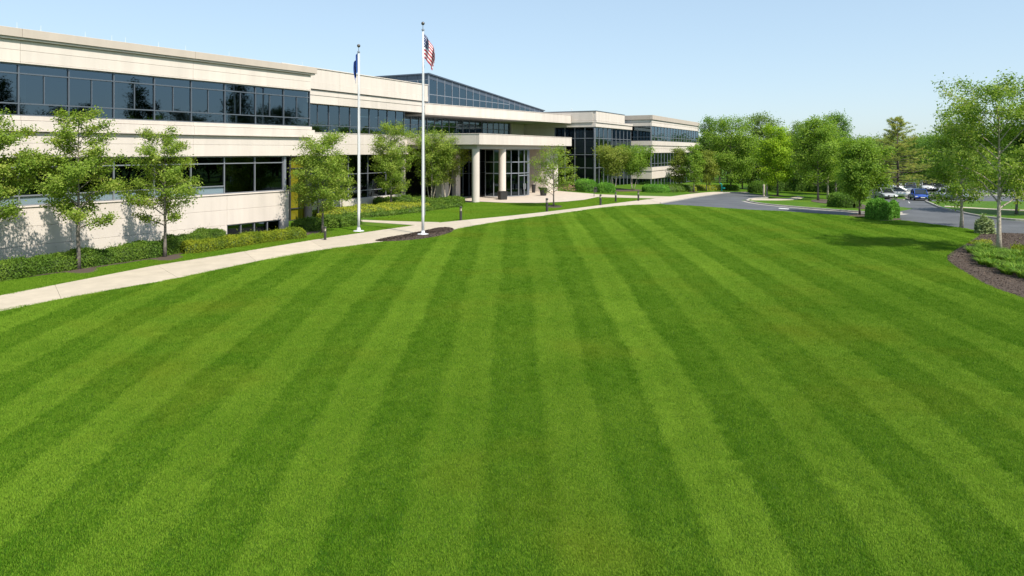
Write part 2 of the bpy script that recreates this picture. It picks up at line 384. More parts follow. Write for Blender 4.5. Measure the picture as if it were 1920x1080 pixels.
lawn_poly = path_low_s + lawn_far_s[1:] + bed_edge_s[1:] + [Vector((24, 18)), Vector((24, -6)), Vector((-24, -6)), Vector((-26, 18))]
sheet('lawn', lawn_poly, M['lawn'], 0.012, 2.0)

# the walk: a base with slabs
def walk(name, A, B, material, dz=0.03, length=2.4):
    """slabs between two edge lines"""
    def arc(Lp):
        d = [0]
        for i in range(1, len(Lp)): d.append(d[-1] + (Lp[i] - Lp[i - 1]).length)
        return np.array(d), np.array([tuple(p) for p in Lp])
    da, pa = arc(A); db, pb = arc(B); n = max(2, int((da[-1] + db[-1]) / 2 / length))
    at = lambda d, p, t: np.array([np.interp(t * d[-1], d, p[:, 0]), np.interp(t * d[-1], d, p[:, 1])])
    base = empty(name); tag(base, kind='structure')
    for i in range(n):
        g = 0.004 / length
        q = [at(da, pa, (i + g) / n), at(da, pa, (i + 1 - g) / n), at(db, pb, (i + 1 - g) / n), at(db, pb, (i + g) / n)]
        c = sum(q) / 4; cz = float(G(c[0], c[1])); v = []
        for z in (-.06, dz - .006, dz):
            for p in q:
                p2 = p if z < dz - .001 else p + (c - p) / np.linalg.norm(c - p) * .008
                v.append((p2[0] - c[0], p2[1] - c[1], float(G(p[0], p[1])) - cz + z))
        f = [(8, 9, 10, 11)] + [(a * 4 + k, a * 4 + (k + 1) % 4, (a + 1) * 4 + (k + 1) % 4, (a + 1) * 4 + k) for a in (0, 1) for k in range(4)]
        me = pymesh('paving_slab', v, f, material)
        bm = bmesh.new(); bm.from_mesh(me); bmesh.ops.recalc_face_normals(bm, faces=bm.faces)
        if bm.faces[0].normal.z < 0: bmesh.ops.reverse_faces(bm, faces=bm.faces)
        bm.to_mesh(me); bm.free()
        link('paving_slab', me, base, (c[0], c[1], cz))
    return base
walk('footpath', path_low_s, path_up_s, M['slab'], length=4.6)
walk('branch_path', smooth(px2([(620, 411.5), (670, 415.5), (725, 419), (778, 422.6)]), 3), smooth(px2([(620, 408), (666, 412.3), (750, 415.5), (824, 417.2)]), 3), M['slab'], length=2.5)
plaza = px2([(838, 371), (860, 376), (901, 378.5), (947, 380.5), (1010, 381), (1060, 378.5), (1095, 375), (1122, 369.5), (1116, 364), (1079, 361), (1040, 358), (1000, 357), (900, 362), (845, 367)])
sheet('entrance_plaza', plaza, M['slab_warm'], 0.03, 2.5)
walk('entry_walk', smooth(px2([(1122, 369.6), (1160, 370.6), (1200, 371.4), (1232, 372.3)]), 3), smooth(px2([(1114, 364.2), (1158, 366.3), (1210, 367.8), (1258, 368.8)]), 3), M['slab'], length=4)
walk('roadside_walk', smooth(px2([(1238, 381.6), (1276, 375.2), (1311, 369), (1346, 364), (1369, 361.6), (1400, 361.9)]), 4), smooth(px2([(1217, 374), (1258, 368.8), (1293, 364.2), (1331, 360.4), (1372, 360), (1404, 360.4)]), 4), M['slab_warm'], length=4)

# asphalt: drive, loop behind the island, car park
island_low = px2([(1400, 377.5), (1418, 381.5), (1455, 386), (1530, 392.5), (1622, 399.5), (1672, 402), (1690, 400.5)])
island_low_s = smooth(island_low, 5)
drive = smooth(px2([(1238, 381.9), (1276, 375.4), (1311, 369.2), (1346, 364.2), (1369, 361.8), (1400, 362.2)]), 4) + px2([(1430, 366), (1445, 368.5)]) \
    + [p for p in px2([(1405, 374)])] + island_low_s + px2([(1686, 397), (1672, 386), (1656, 376.5), (1640, 372.5), (1560, 366), (1560, 354), (1640, 351), (1800, 350), (1990, 352), (1990, 378), (1800, 377), (1735, 377.6)]) \
    + smooth(px2([(1735, 379), (1758, 388.8), (1798, 399), (1838, 407), (1886, 412.7), (1925, 415), (2000, 417)]), 4) + px2([(2000, 441), (1920, 438), (1838, 436)]) + [p for p in lawn_far_s[::-1][1:]]
sheet('road', drive, M['asphalt'], 0.006, 2.5)
KP = [(-.0, -.05), (0.0, .12), (.02, .14), (.16, .14), (.18, .12), (.18, -.05)]
sweep('island_kerb', px2([(1440, 372.0), (1420, 372.6), (1405, 374.2)]) + island_low_s, [(o - .09, z) for o, z in KP], M['kerb'])
sweep('island_gutter', [p + Vector((0, 0)) for p in island_low_s], [(-.55, .0), (-.55, .016), (-.1, .016), (-.1, 0)], M['kerb'])
sweep('drive_kerb', smooth(px2([(1735, 378.2), (1758, 388.4), (1798, 398.6), (1838, 406.6), (1886, 412.3), (1925, 414.6), (2000, 416.6)]), 4), [(o - .05, z) for o, z in KP], M['kerb'])
sweep('roadside_kerb', smooth(px2([(1238, 381.9), (1276, 375.4), (1311, 369.2), (1346, 364.2), (1369, 361.8), (1404, 362.2)]), 4), [(o - .09, z * .8) for o, z in KP], M['kerb'])
walk('island_path', smooth(px2([(1408, 375.6), (1440, 376.2), (1480, 375.4), (1508, 370.5)]), 3), smooth(px2([(1412, 373.2), (1440, 373.4), (1474, 372.6), (1496, 368)]), 3), M['slab'], dz=.05, length=4)
walk('far_walk', px2([(1770, 387.8), (1840, 392.4), (1920, 396.6), (2000, 399)]), px2([(1772, 386.4), (1840, 390.8), (1920, 394.6), (2000, 397)]), M['slab'], length=5)
for q in ([(1462, 390.2), (1480, 391.7), (1478, 392.6), (1459, 391)], [(1703.5, 378), (1706.5, 381), (1705, 381.2), (1702.6, 378.2)]):
    sheet('lane_marking', px2(q), M['paint_white'], 0.011, 5)
# grass islands in the car park
for i, q in enumerate(([(1664, 373.6), (1700, 375), (1694, 370.5), (1668, 369.5)], [(1655, 365.2), (1700, 366), (1765, 366.4), (1900, 366.6), (1900, 363.8), (1765, 363.4), (1700, 363.0), (1657, 362.6)])):
    pts = smooth(px2(q), 4, closed=True)
    sheet('planted_island', pts, M['ground'], 0.10, 2.5); sweep('planted_island_kerb', pts + [pts[0]], [(o - .09, z) for o, z in KP], M['kerb'])
# mulch beds
def bed(name, pixels, n=5, dz=.03):
    pts = smooth(px2(pixels), n, closed=True); sheet(name, pts, M['mulch'], dz, .6); return pts
BEDS = []
BEDS.append(bed('flagpole_bed', [(704, 452.5), (740, 453), (790, 448.5), (830, 441.5), (850, 433), (846, 427.5), (826, 427), (800, 432), (760, 440), (720, 447)]))
rb = bed_edge_s + px2([(2010, 441), (1925, 439), (1850, 436.5)])
sheet('roadside_bed', rb, M['mulch'], .03, .8); BEDS.append(rb)
BEDS.append(bed('island_bed', [(1522, 378), (1545, 381.5), (1580, 386), (1620, 392), (1624, 386), (1590, 379), (1550, 374.5), (1526, 374.5)]))
for (a, b_, rx, ry) in ((1038, 387.5, 18, 2.6), (1612, 404, 22, 3), (309, 482, 34, 7.5), (148, 506, 36, 8), (1664, 411.5, 26, 3), (1301, 360.3, 9, 1), (733, 388, 14, 2), (606, 437, 18, 4), (1683, 369, 10, 1), (1458, 367.5, 12, 1.4), (1170, 357, 34, 2.2)):
    BEDS.append(bed('tree_mulch_ring', [(a + rx * math.cos(t), b_ + ry * math.sin(t)) for t in np.linspace(0, 2 * math.pi, 11)[:-1]], 3, .02))
wall_bed = px2([(-140, 560), (0, 527), (150, 507), (310, 482), (420, 462), (560, 447), (600, 432), (560, 425), (545, 428), (420, 442), (300, 466), (0, 505), (-140, 530)])
sheet('wall_bed', wall_bed, M['mulch'], .016, 1.0); BEDS.append(wall_bed)
# bark chips lie on the beds
def chips(poly, per, name):
    poly = [tuple(p) for p in poly]; xs = [p[0] for p in poly]; ys = [p[1] for p in poly]
    n = int((max(xs) - min(xs)) * (max(ys) - min(ys)) * per)
    x = RNG.uniform(min(xs), max(xs), n); y = RNG.uniform(min(ys), max(ys), n); k = inpoly(x, y, poly) & (np.abs(x) < .8 * y + 3); x = x[k]; y = y[k]; n = len(x)
    if n == 0: return
    c = np.stack([x, y, G(x, y) + .045], 1); a = RNG.uniform(0, 6.28, n); tl = RNG.normal(0, .35, (n, 2)); ln = RNG.uniform(.012, .034, n)
    u = np.stack([np.cos(a), np.sin(a), tl[:, 0]], 1) * ln[:, None]; w = np.stack([-np.sin(a), np.cos(a), tl[:, 1]], 1) * (ln * .4)[:, None]
    v = np.stack([c - u - w, c + u - w, c + u + w, c - u + w], 1).reshape(-1, 3)
    tag(link(name, npmesh(name, v, np.arange(4 * n).reshape(-1, 4), M['mulch_chip'], attr=np.repeat(RNG.random(n), 4))), 'loose brown bark chips strewn over the ' + name.replace('_chips', '').replace('_', ' '), 'mulch', kind='stuff')
chips(BEDS[0], 480, 'flagpole_bed_chips'); chips(BEDS[1], 300, 'roadside_bed_chips')

# ------------------------------------------------------------------ the office building
class Frame:
    """s runs along a facade away from the camera, n points out of it"""
    def __init__(s, ox, oy, dx, dy):
        l = math.hypot(dx, dy); s.o = Vector((ox, oy, 0)); s.d = Vector((dx / l, dy / l, 0)); s.n = Vector((s.d.y, -s.d.x, 0)); s.a = math.atan2(dy, dx)
    def w(s, a, n, z): return s.o + s.d * a + s.n * n + Vector((0, 0, z))
    def turned(s, a, n):
        """frame of the face that looks towards -s at (a, n): its s runs along +n of this one"""
        p = s.w(a, n, 0); return Frame(p.x, p.y, s.n.x, s.n.y)
F1 = Frame(-14.7, 45.0, .533, .846)
F2 = Frame(-17.3, 60.0, .463, .886)
BLD = empty('office_building', (-10, 60, 0))
tag(BLD, 'long pale concrete office building with dark window bands, glass clerestory and columned entrance', 'building')
BL = Vector((-10, 60, 0))
_cache = {}
def bxmesh(name, L_, D, H, material, ch):
    key = (name, round(L_, 3), round(D, 3), round(H, 3), material.name, ch)
    if key in _cache: return _cache[key]
    bm = bmesh.new(); bmesh.ops.create_cube(bm, size=1); bmesh.ops.scale(bm, vec=(L_, D, H), verts=bm.verts)
    if ch > 0: bmesh.ops.bevel(bm, geom=list(bm.edges), offset=min(ch, D * .3, H * .3), segments=1, affect='EDGES')
    me = bpy.data.meshes.new(name); bm.to_mesh(me); bm.free(); me.materials.append(material); _cache[key] = me; return me
def piece(name, F, s0, s1, n0, n1, z0, z1, material, ch=0.0, parent=None):
    me = bxmesh(name, s1 - s0, n1 - n0, z1 - z0, material, ch)
    return link(name, me, parent or BLD, F.w((s0 + s1) / 2, (n0 + n1) / 2, (z0 + z1) / 2) - BL, (0, 0, F.a))
def course(F, joints, n0, n1, z0, z1, material=None, gap=.009, ch=.010, name='wall_panel'):
    """a row of precast panels"""
    for a, b in zip(joints[:-1], joints[1:]):
        piece(name, F, a + gap / 2, b - gap / 2, n0, n1, z0 + gap / 2, z1 - gap / 2, material or M['precast'], ch)
def span(a, b, step):
    n = max(1, round((b - a) / step)); return [a + (b - a) * i / n for i in range(n + 1)]
def bay(F, s0, s1, n, z0, z1, rails=(), split=None, mw=.06, rw=.06, fm=None, pm=None, low=None, last=False, name='window'):
    """one window: frame mesh with its panes as sub-parts. local x = s, y = inwards, z = up; split: row indices halved by a thin mullion"""
    fm = fm or M['metal_frame']; pm = pm or M['glass']; split = split or ()
    w = s1 - s0; h = z1 - z0; key = ('bay', round(w, 3), round(h, 3), tuple(rails), tuple(split), mw, rw, fm.name, last)
    lev = [0.0] + [r - z0 for r in rails] + [h]
    if key not in _cache:
        mb = MB(); mb.box(-mw / 2, mw / 2, -.05, .09, 0, h)
        if last: mb.box(w - mw / 2, w + mw / 2, -.05, .09, 0, h)
        mb.box(mw / 2, w - mw / 2, -.03, .07, 0, rw * .8); mb.box(mw / 2, w - mw / 2, -.03, .07, h - rw * .8, h)
        for r in lev[1:-1]: mb.box(mw / 2, w - mw / 2, -.065, .07, r - rw / 2, r + rw / 2)
        for k in split: mb.box(w / 2 - mw * .35, w / 2 + mw * .35, -.03, .06, lev[k] + rw / 2, lev[k + 1] - rw / 2)
        _cache[key] = mb.mesh('window', fm)
    o = link(name, _cache[key], BLD, F.w(s0, n, z0) - BL, (0, 0, F.a))
    for k in range(len(lev) - 1):
        cuts = [mw / 2, w / 2, w - mw / 2] if k in split else [mw / 2, w - mw / 2]
        for a, b in zip(cuts[:-1], cuts[1:]):
            m_ = low if (low and k == 0) else pm
            me = bxmesh('pane', b - a - .012, .016, lev[k + 1] - lev[k] - rw * .86, m_, 0)
            link('pane', me, o, ((a + b) / 2, .035, (lev[k] + lev[k + 1]) / 2), (random.gauss(0, .0016), 0, random.gauss(0, .0022)))
    return o
def row(F, s0, s1, step, n, z0, z1, **kw):
    js = span(s0, s1, step)
    for i, (a, b) in enumerate(zip(js[:-1], js[1:])): bay(F, a, b, n, z0, z1, last=(i == len(js) - 2), **kw)

# --- near wing
J = [-24.2, -15.5, -6.8, 1.85]
course(F1, [-24.2, -13.3, -4.6, 0.0], -.35, 0.0, 1.64, 2.53); course(F1, [-24.2, -13.3, -4.6, 0.0], -.35, 0.0, .73, 1.64)
course(F1, [-24.2, -13.3, -4.6], -.35, 0.0, -.3, .73); piece('wall_panel', F1, -.62, -.01, -.35, 0, -.3, .724, M['precast'], .014)
row(F1, -4.56, -.66, 1.0, -.12, -.25, .72, mw=.05, fm=M['metal_light'])
piece('window_ledge', F1, -24.2, 0.03, -.5, .05, 2.535, 2.60, M['precast'], .012)
G1 = [-24.2 + 2.17 * i for i in range(13)]; G1 = [1.85 - .02 - 2.17 * i for i in range(12)][::-1]
for a, b in zip(G1[:-1], G1[1:]):
    bay(F1, a, b, -.14, 6.86, 9.27, rails=(7.42, 8.83), split=(1,), fm=M['metal_frame'], last=(b == G1[-1]))
GL = [-.25 - 2.17 * i for i in range(12)][::-1]
for a, b in zip(GL[:-1], GL[1:]):
    bay(F1, a, b, -.32, 2.61, 4.86, rails=(4.44,) if b > -4.5 else (3.08, 4.44), low=M['spandrel'] if b < -4.5 else None, fm=M['metal_light'], pm=M['glass_dark'], last=(b == GL[-1]))
piece('corner_post', F1, -.22, -.06, -.42, -.2, 2.61, 4.86, M['metal_light'], .01)
course(F1, J, -.35, 0, 4.88, 5.56); course(F1, J, -.35, 0, 5.56, 6.1)
course(F1, [J[0], J[1], J[2], 2.1], -.35, .12, 6.16, 6.62); course(F1, [J[0], J[1], J[2], 1.9], -.35, .05, 6.63, 6.85)
piece('shadow_recess', F1, J[0], 1.8, -.3, -.05, 6.1, 6.16, M['joint'])
piece('sill_lip', F1, J[0], 2.16, -.3, .17, 6.115, 6.16, M['precast'], .008)
course(F1, J, -.35, 0, 9.36, 9.9); course(F1, J, -.35, 0.0, 9.9, 10.36)
course(F1, J, -.35, .03, 9.28, 9.36); piece('cornice_lip', F1, J[0], 2.1, -.3, .14, 10.38, 10.47, M['precast'], .008)
course(F1, [J[0], J[1], J[2], 2.2], -.5, .22, 10.48, 10.90, M['precast_rough'], name='cornice')
piece('roof_slab', F1, J[0], 1.8, -16, -.5, 10.2, 10.5, M['roof'])
piece('end_wall', F1, 1.5, 1.84, -16, -.36, 4.88, 10.3, M['precast'], .01)
piece('end_wall', F1, -.3, -.01, -5.2, -.5, -.3, 2.5, M['precast'], .01)
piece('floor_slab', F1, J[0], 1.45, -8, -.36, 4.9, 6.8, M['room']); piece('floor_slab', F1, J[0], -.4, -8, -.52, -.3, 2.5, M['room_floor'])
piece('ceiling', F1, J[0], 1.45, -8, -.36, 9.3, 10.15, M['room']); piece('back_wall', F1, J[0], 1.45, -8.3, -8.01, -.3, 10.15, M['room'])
for s_ in (-2.0, -6.34, -10.68, -15.02, -19.36):
    piece('interior_column', F1, s_ - .2, s_ + .2, -1.5, -1.1, 2.5, 4.9, M['room_column']); piece('interior_column', F1, s_ - .2, s_ + .2, -1.5, -1.1, 6.8, 9.3, M['room_column'])
for s_ in (-15.6, -14.6, -12.6, -11.3, -10.6, -8.8, -7.2, -4.4, 1.2):
    mb = MB(); mb.lathe([(.025, 0), (.018, .04), (.007, .05), (.005, .30), (.001, .33)], 6)
    mb.build('lightning_rod', M['paint_white'], BLD, F1.w(s_, -.1, 10.89) - BL)
# --- glazed stair bay in the recess under the near wing's end
for a, b in zip(span(-.2, 8, 1.37)[:-1], span(-.2, 8, 1.37)[1:]):
    bay(F1, a, b, -4.6, 0, 4.8, rails=(.9, 2.3, 3.9), fm=M['black_metal'], mw=.12, rw=.08, pm=M['yellow_glass'] if 4.0 < (a + b) / 2 < 5.3 else None)
piece('stair_wall', F1, -.2, 2.2, -6.4, -6.2, 0, 4.8, M['yellow']); piece('stair_wall', F1, -.25, -.1, -6.3, -4.7, 0, 4.8, M['yellow'])
piece('stair_wall', F1, 2.6, 8, -8.3, -8.1, 0, 4.8, M['room'])
piece('stair_landing', F1, -.1, 4, -6.1, -4.8, 2.2, 2.4, M['room_floor']); piece('bay_roof', F1, -.2, 8.2, -9, -4.3, 4.82, 5.2, M['precast'], .01)
piece('white_blind', F1, .35, .8, -5.0, -4.96, 2.5, 3.8, M['paint_white'])
mb = MB(); mb.lathe([(.3, 0), (.3, 4.88)], 20); mb.build('corner_column', M['dark_column'], BLD, F1.w(4.65, -3.5, 0) - BL, smooth=False)
# --- connector with the tall parapet
S2 = [-4, 3.0, 10.0, 17.1]; S2b = [-4, 2.4, 8.1, 13.8]
course(F2, S2, -.4, .14, 11.2, 12.42); course(F2, S2, -.4, .18, 10.62, 11.2); piece('coping', F2, -4, 17.14, -.5, .2, 12.42, 12.5, M['precast'], .01)
piece('shadow_recess', F2, -4, 17.0, -.35, -.04, 10.56, 10.62, M['joint'])
course(F2, [-4, 3.0, 10.0, 16.7], -.4, .04, 10.1, 10.56); course(F2, [-4, 3.0, 10.0, 16.7], -.4, 0, 9.37, 10.1)
row(F2, -3.4, 13.7, 2.85, -.55, 6.82, 9.36, rails=(7.5,), split=(1,), fm=M['metal_frame'])
course(F2, S2b, -.4, 0, 5.8, 6.8); course(F2, S2b, -.4, 0, 4.84, 5.8); piece('window_ledge', F2, -4, 13.84, -.6, .04, 6.80, 6.85, M['precast'], .01)
row(F2, -3.4, 13.7, 2.85, -.75, .62, 4.84, rails=(1.35, 3.0), fm=M['metal_light'], pm=M['glass_dark'])
course(F2, S2b, -.9, -.3, -.1, .62)
piece('end_wall', F2, 13.5, 13.79, -3.2, -.41, 4.86, 6.78, M['precast'], .01); piece('end_wall', F2, 13.5, 13.79, -3.2, -.41, -.1, 4.84, M['precast'], .01)
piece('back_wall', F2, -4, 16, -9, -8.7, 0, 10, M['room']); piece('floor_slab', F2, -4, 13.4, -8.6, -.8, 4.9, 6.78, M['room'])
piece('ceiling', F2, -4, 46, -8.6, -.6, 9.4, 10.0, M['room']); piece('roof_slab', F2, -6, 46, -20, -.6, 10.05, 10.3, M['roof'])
for s_ in (-1.5, 4.2, 9.9): piece('interior_column', F2, s_ - .2, s_ + .2, -1.9, -1.5, 6.8, 9.4, M['room_column'])
# --- big roof over the entrance: long pale fascia
pa, pb = F2.w(16.7, .06, 0), F2.w(47.0, 4.65, 0)
FF = Frame(pa.x, pa.y, pb.x - pa.x, pb.y - pa.y); FL = (pb - pa).length
course(FF, span(0, FL, 7.6), -.4, 0, 9.32, 10.38); piece('coping', FF, 0, FL + .03, -.5, .04, 10.39, 10.46, M['precast'], .01)
piece('fascia_drip', FF, 0, FL, -.35, .03, 9.2, 9.31, M['precast'], .01)
piece('soffit', FF, .1, FL - .1, -9, -.42, 9.22, 9.36, M['soffit']); piece('roof_slab', FF, 0.3, FL - .1, -9, -.5, 10.0, 10.2, M['roof'])
piece('fascia_end', FF, FL - .35, FL - .01, -9, -.41, 9.25, 10.38, M['precast'], .01)
# upper storey glazing in the recess, pale walls at its far end
row(F2, 13.8, 42.9, 1.62, -3.3, 4.9, 9.18, rails=(6.0, 8.2), fm=M['metal_light'], mw=.07)
row(F2, 13.8, 19.0, 1.7, -3.3, 0, 4.86, rails=(2.4,), fm=M['metal_frame'])
for s_ in (15.2, 20.5, 26, 31.5, 37): piece('interior_column', F2, s_ - .2, s_ + .2, -4.9, -4.5, 4.9, 9.2, M['room_column'])
piece('back_wall', F2, 13.8, 46, -10, -9.7, 0, 9.2, M['room']); piece('floor_slab', F2, 13.8, 46, -9.6, -3.45, 4.6, 4.88, M['room'])
piece('wall_panel', F2, 42.95, 47.0, -3.6, -3.0, 0, 9.2, M['precast'], .014)
# --- glass clerestory with the sloping roof line
CS = span(23.3, 56.2, 1.73); CN = -4.0
ztop = lambda s: 14.45 + (11.75 - 14.45) * (s - 23.3) / 32.9
def pane_poly(F, q, n, material, parent, name='pane'):
    v = []
    for dn in (0, -.03):
        for s_, z in q: v.append(F.w(s_, n + dn, z) - BL)
    k = len(q); f = [tuple(range(k))[::-1], tuple(range(k, 2 * k))] + [(i, (i + 1) % k, k + (i + 1) % k, k + i) for i in range(k)]
    me = pymesh(name, v, f, material)
    bm = bmesh.new(); bm.from_mesh(me); bmesh.ops.recalc_face_normals(bm, faces=bm.faces); bm.to_mesh(me); bm.free()
    return link(name, me, parent)
for i, (a, b) in enumerate(zip(CS[:-1], CS[1:])):
    mb = MB(); p0 = F2.w(a, CN, 0) - BL
    v = []
    for s_ in (a - .05, a + .05):
        for n_ in (CN - .1, CN + .04):
            for z in (9.9, ztop(s_) - .02): v.append(F2.w(s_, n_, z) - BL)
    mb.add(v, [(0, 1, 3, 2), (4, 6, 7, 5), (0, 4, 5, 1), (2, 3, 7, 6), (1, 5, 7, 3), (0, 2, 6, 4)])
    for z in (12.05,):
        if z < ztop(b) - .6:
            v = [F2.w(s_, n_, zz) - BL for s_ in (a + .05, b - .05) for n_ in (CN - .1, CN + .05) for zz in (z - .04, z + .04)]
            mb.add(v, [(0, 1, 3, 2), (4, 6, 7, 5), (0, 4, 5, 1), (2, 3, 7, 6), (1, 5, 7, 3), (0, 2, 6, 4)])
    o = mb.build('window', M['metal_light'], BLD)
    zs = 12.05 if 12.05 < ztop(b) - .6 else None
    if zs:
        pane_poly(F2, [(a + .05, 9.9), (b - .05, 9.9), (b - .05, zs - .04), (a + .05, zs - .04)], CN, M['glass'], o)
        pane_poly(F2, [(a + .05, zs + .04), (b - .05, zs + .04), (b - .05, ztop(b) - .55), (a + .05, ztop(a) - .55)], CN, M['glass'], o)
    else: pane_poly(F2, [(a + .05, 9.9), (b - .05, 9.9), (b - .05, ztop(b) - .55), (a + .05, ztop(a) - .55)], CN, M['glass'], o)
    pane_poly(F2, [(a + .052, ztop(a) - .53), (b - .052, ztop(b) - .53), (b - .052, ztop(b) - .03), (a + .052, ztop(a) - .03)], CN + .01, M['metal_band'], o, 'top_panel')
FT = F2.turned(23.3, CN)                                   # its short end
for i in range(8):
    a, b = -1.6 * (i + 1), -1.6 * i
    bay(FT, a, b, .02, 9.9, 13.85, rails=(12.05,), fm=M['metal_light'], mw=.09, last=(i == 0))
    piece('top_panel', FT, a + .02, b - .02, -.04, .03, 13.87, 14.42, M['metal_band'])
def wedge(name, q, n0, n1, material):
    v = [F2.w(s_, n_, z) - BL for n_ in (n0, n1) for s_, z in q]; k = len(q)
    return link(name, pymesh(name, v, [tuple(range(k)), tuple(range(k, 2 * k))[::-1]] + [(i, k + i, k + (i + 1) % k, (i + 1) % k) for i in range(k)], material), BLD)
wedge('clerestory_back', [(23.4, 11.72), (56, 11.72), (56, 11.74), (23.4, 14.44)], CN - 5.0, CN - 5.2, M['room'])
wedge('clerestory_roof', [(23.1, 14.46), (56.4, 11.73), (56.4, 11.85), (23.1, 14.62)], CN + .18, CN - 13, M['metal_band'])
piece('clerestory_back', F2, 23.4, 56, CN - 5.2, CN - 5.0, 9.9, 11.7, M['room'])
for s_ in (26, 31, 36, 41, 46): piece('interior_column', F2, s_ - .15, s_ + .15, CN - 1.4, CN - 1.1, 9.9, ztop(s_) - .3, M['room_column'])
# --- porte-cochere: slab on round columns
course(F2, span(13.5, 37.3, 8), 8.4, 8.8, 5.84, 6.9); piece('coping', F2, 13.46, 37.34, 8.3, 8.84, 6.905, 6.96, M['precast'], .01)
FC = F2.turned(13.5, 8.4); course(FC, [-11.6, -5.8, -.01], -.4, 0, 5.84, 6.9); piece('coping', FC, -11.6, -.1, -.5, .04, 6.905, 6.96, M['precast'], .01)
piece('canopy_roof', F2, 13.9, 37.2, -3.2, 8.38, 6.3, 6.7, M['roof']); piece('canopy_soffit', F2, 13.9, 37.2, -3.2, 8.38, 5.86, 5.95, M['soffit'])
piece('canopy_end', F2, 36.95, 37.28, -3.2, 8.38, 5.96, 6.88, M['precast'], .01)
piece('canopy_beam', F2, 14.1, 36.9, 7.3, 8.2, 5.40, 5.85, M['soffit'], .01); piece('canopy_beam', F2, 14.1, 14.9, -3.0, 7.29, 5.40, 5.85, M['soffit'], .01)
for s_ in (14.4, 20.06):
    mb = MB(); mb.lathe([(.39, 0), (.39, 2.69)], 56); mb.lathe([(.384, 2.69), (.384, 2.70)], 56, cap=False); mb.lathe([(.39, 2.70), (.39, 5.39)], 56)
    o = mb.build('entrance_column', M['precast'], BLD, F2.w(s_, 7.85, .03) - BL)
    o['label'] = 'smooth round pale entrance column'
for a, b in ((14.9, 16.3), (17.7, 18.6)): piece('entrance_pier', F2, a, b, 2.6, 3.4, 0, 5.39, M['precast'], .014)
row(F2, 18.65, 25.2, 1.31, 2.9, .04, 5.38, rails=(2.67, 3.94), fm=M['metal_frame'], mw=.05, pm=M['glass_dark'])
row(F2, 16.35, 17.65, 1.3, 2.9, .04, 5.38, rails=(2.67, 3.94), fm=M['metal_frame'], mw=.05, pm=M['glass_dark'])
piece('lobby_wall', F2, 14, 36, -2.9, -2.7, 0, 5.8, M['room']); piece('lobby_floor', F2, 14, 33, -2.7, 7.6, -.05, .025, M['room_floor'])
# curved glazed vestibule with the doors
cs, cn, R_ = 25.5, 4.5, 3.5; th = np.radians(np.linspace(-88, 92, 12))
for i, (t0, t1) in enumerate(zip(th[:-1], th[1:])):
    p0 = F2.w(cs + R_ * math.sin(t0), cn + R_ * math.cos(t0), 0); p1 = F2.w(cs + R_ * math.sin(t1), cn + R_ * math.cos(t1), 0)
    f_ = Frame(p0.x, p0.y, p1.x - p0.x, p1.y - p0.y); L_ = (p1 - p0).length; door = i in (4, 5)
    o = bay(f_, 0, L_, 0, .04, 5.38, rails=(2.67, 3.94), fm=M['metal_light'], mw=.09 if door else .07, rw=.1, pm=M['glass_dark'], name='entrance_door' if door else 'window')
    if door:
        mb = MB(); xh = L_ - .18 if i == 4 else .18
        mb.tube([(xh, -.02, .75), (xh, -.09, .8), (xh, -.09, 1.35), (xh, -.02, 1.4)], .02, 6); mb.build('handle', M['white_metal'], o)
        mb = MB(); mb.box(.05, L_ - .05, -.05, .05, 2.3, 2.4); mb.build('door_head', M['metal_light'], o)
piece('vestibule_head', F2, 22.2, 29, 4.0, 7.2, 5.36, 5.84, M['soffit'])
# piers and solid wall right of the doors
piece('entrance_pier', F2, 30.2, 31.2, 3.6, 5.2, 0, 5.84, M['precast'], .014)
for z0, z1 in ((0, 2.9), (2.92, 5.82)): piece('wall_panel', F2, 33.4, 37.0, 0, 7.0, z0, z1, M['precast'], .014)
# --- glass bay beyond the entrance
B0, B1, BN = 47.3, 64.3, 8.4
FB = F2.turned(B0, BN)
course(F2, [B0, 53, 60.2], BN - .4, BN + .05, 9.6, 10.92); course(F2, [B0, 53, 58.7, B1], BN - .4, BN + .12, 9.3, 9.58); course(F2, [B0, 53, 58.7, B1], BN - .4, BN, 8.66, 9.28)
course(FB, [-12, -6.2, -.41], -.4, .05, 9.6, 10.92); course(FB, [-12, -6.2, -.41], -.4, .12, 9.3, 9.58); course(FB, [-12, -6.2, -.41], -.4, 0, 8.66, 9.28)
piece('coping', F2, B0 - .1, 60.25, BN - .5, BN + .1, 10.93, 11.0, M['metal_band']); piece('coping', FB, -12, -.55, -.4, .1, 10.93, 11.0, M['metal_band'])
row(F2, B0 + .1, B1, 1.9, BN - .25, -.5, 8.64, rails=(2.75, 4.66, 7.04), fm=M['metal_light'], mw=.07, rw=.07, pm=M['glass_dark'])
row(FB, -6.5, -.2, 1.6, -.25, -.5, 8.64, rails=(2.75, 4.66, 7.04), fm=M['metal_light'], mw=.07, rw=.07, pm=M['glass_dark'])
for z0, z1 in ((-.3, 4.6), (4.62, 8.64)): piece('wall_panel', FB, -12, -6.6, -.4, -.05, z0, z1, M['precast'], .014)
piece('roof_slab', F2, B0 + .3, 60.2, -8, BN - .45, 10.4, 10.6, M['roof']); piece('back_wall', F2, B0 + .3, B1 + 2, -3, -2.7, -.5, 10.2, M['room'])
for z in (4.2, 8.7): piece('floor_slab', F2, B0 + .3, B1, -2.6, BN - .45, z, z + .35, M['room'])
mb = MB(); mb.lathe([(.02, 0), (.02, .9), (.06, .9), (.06, 1.05), (.01, 1.1)], 8); mb.build('roof_mast', M['white_metal'], BLD, F2.w(52.5, 2.5, 10.6) - BL)
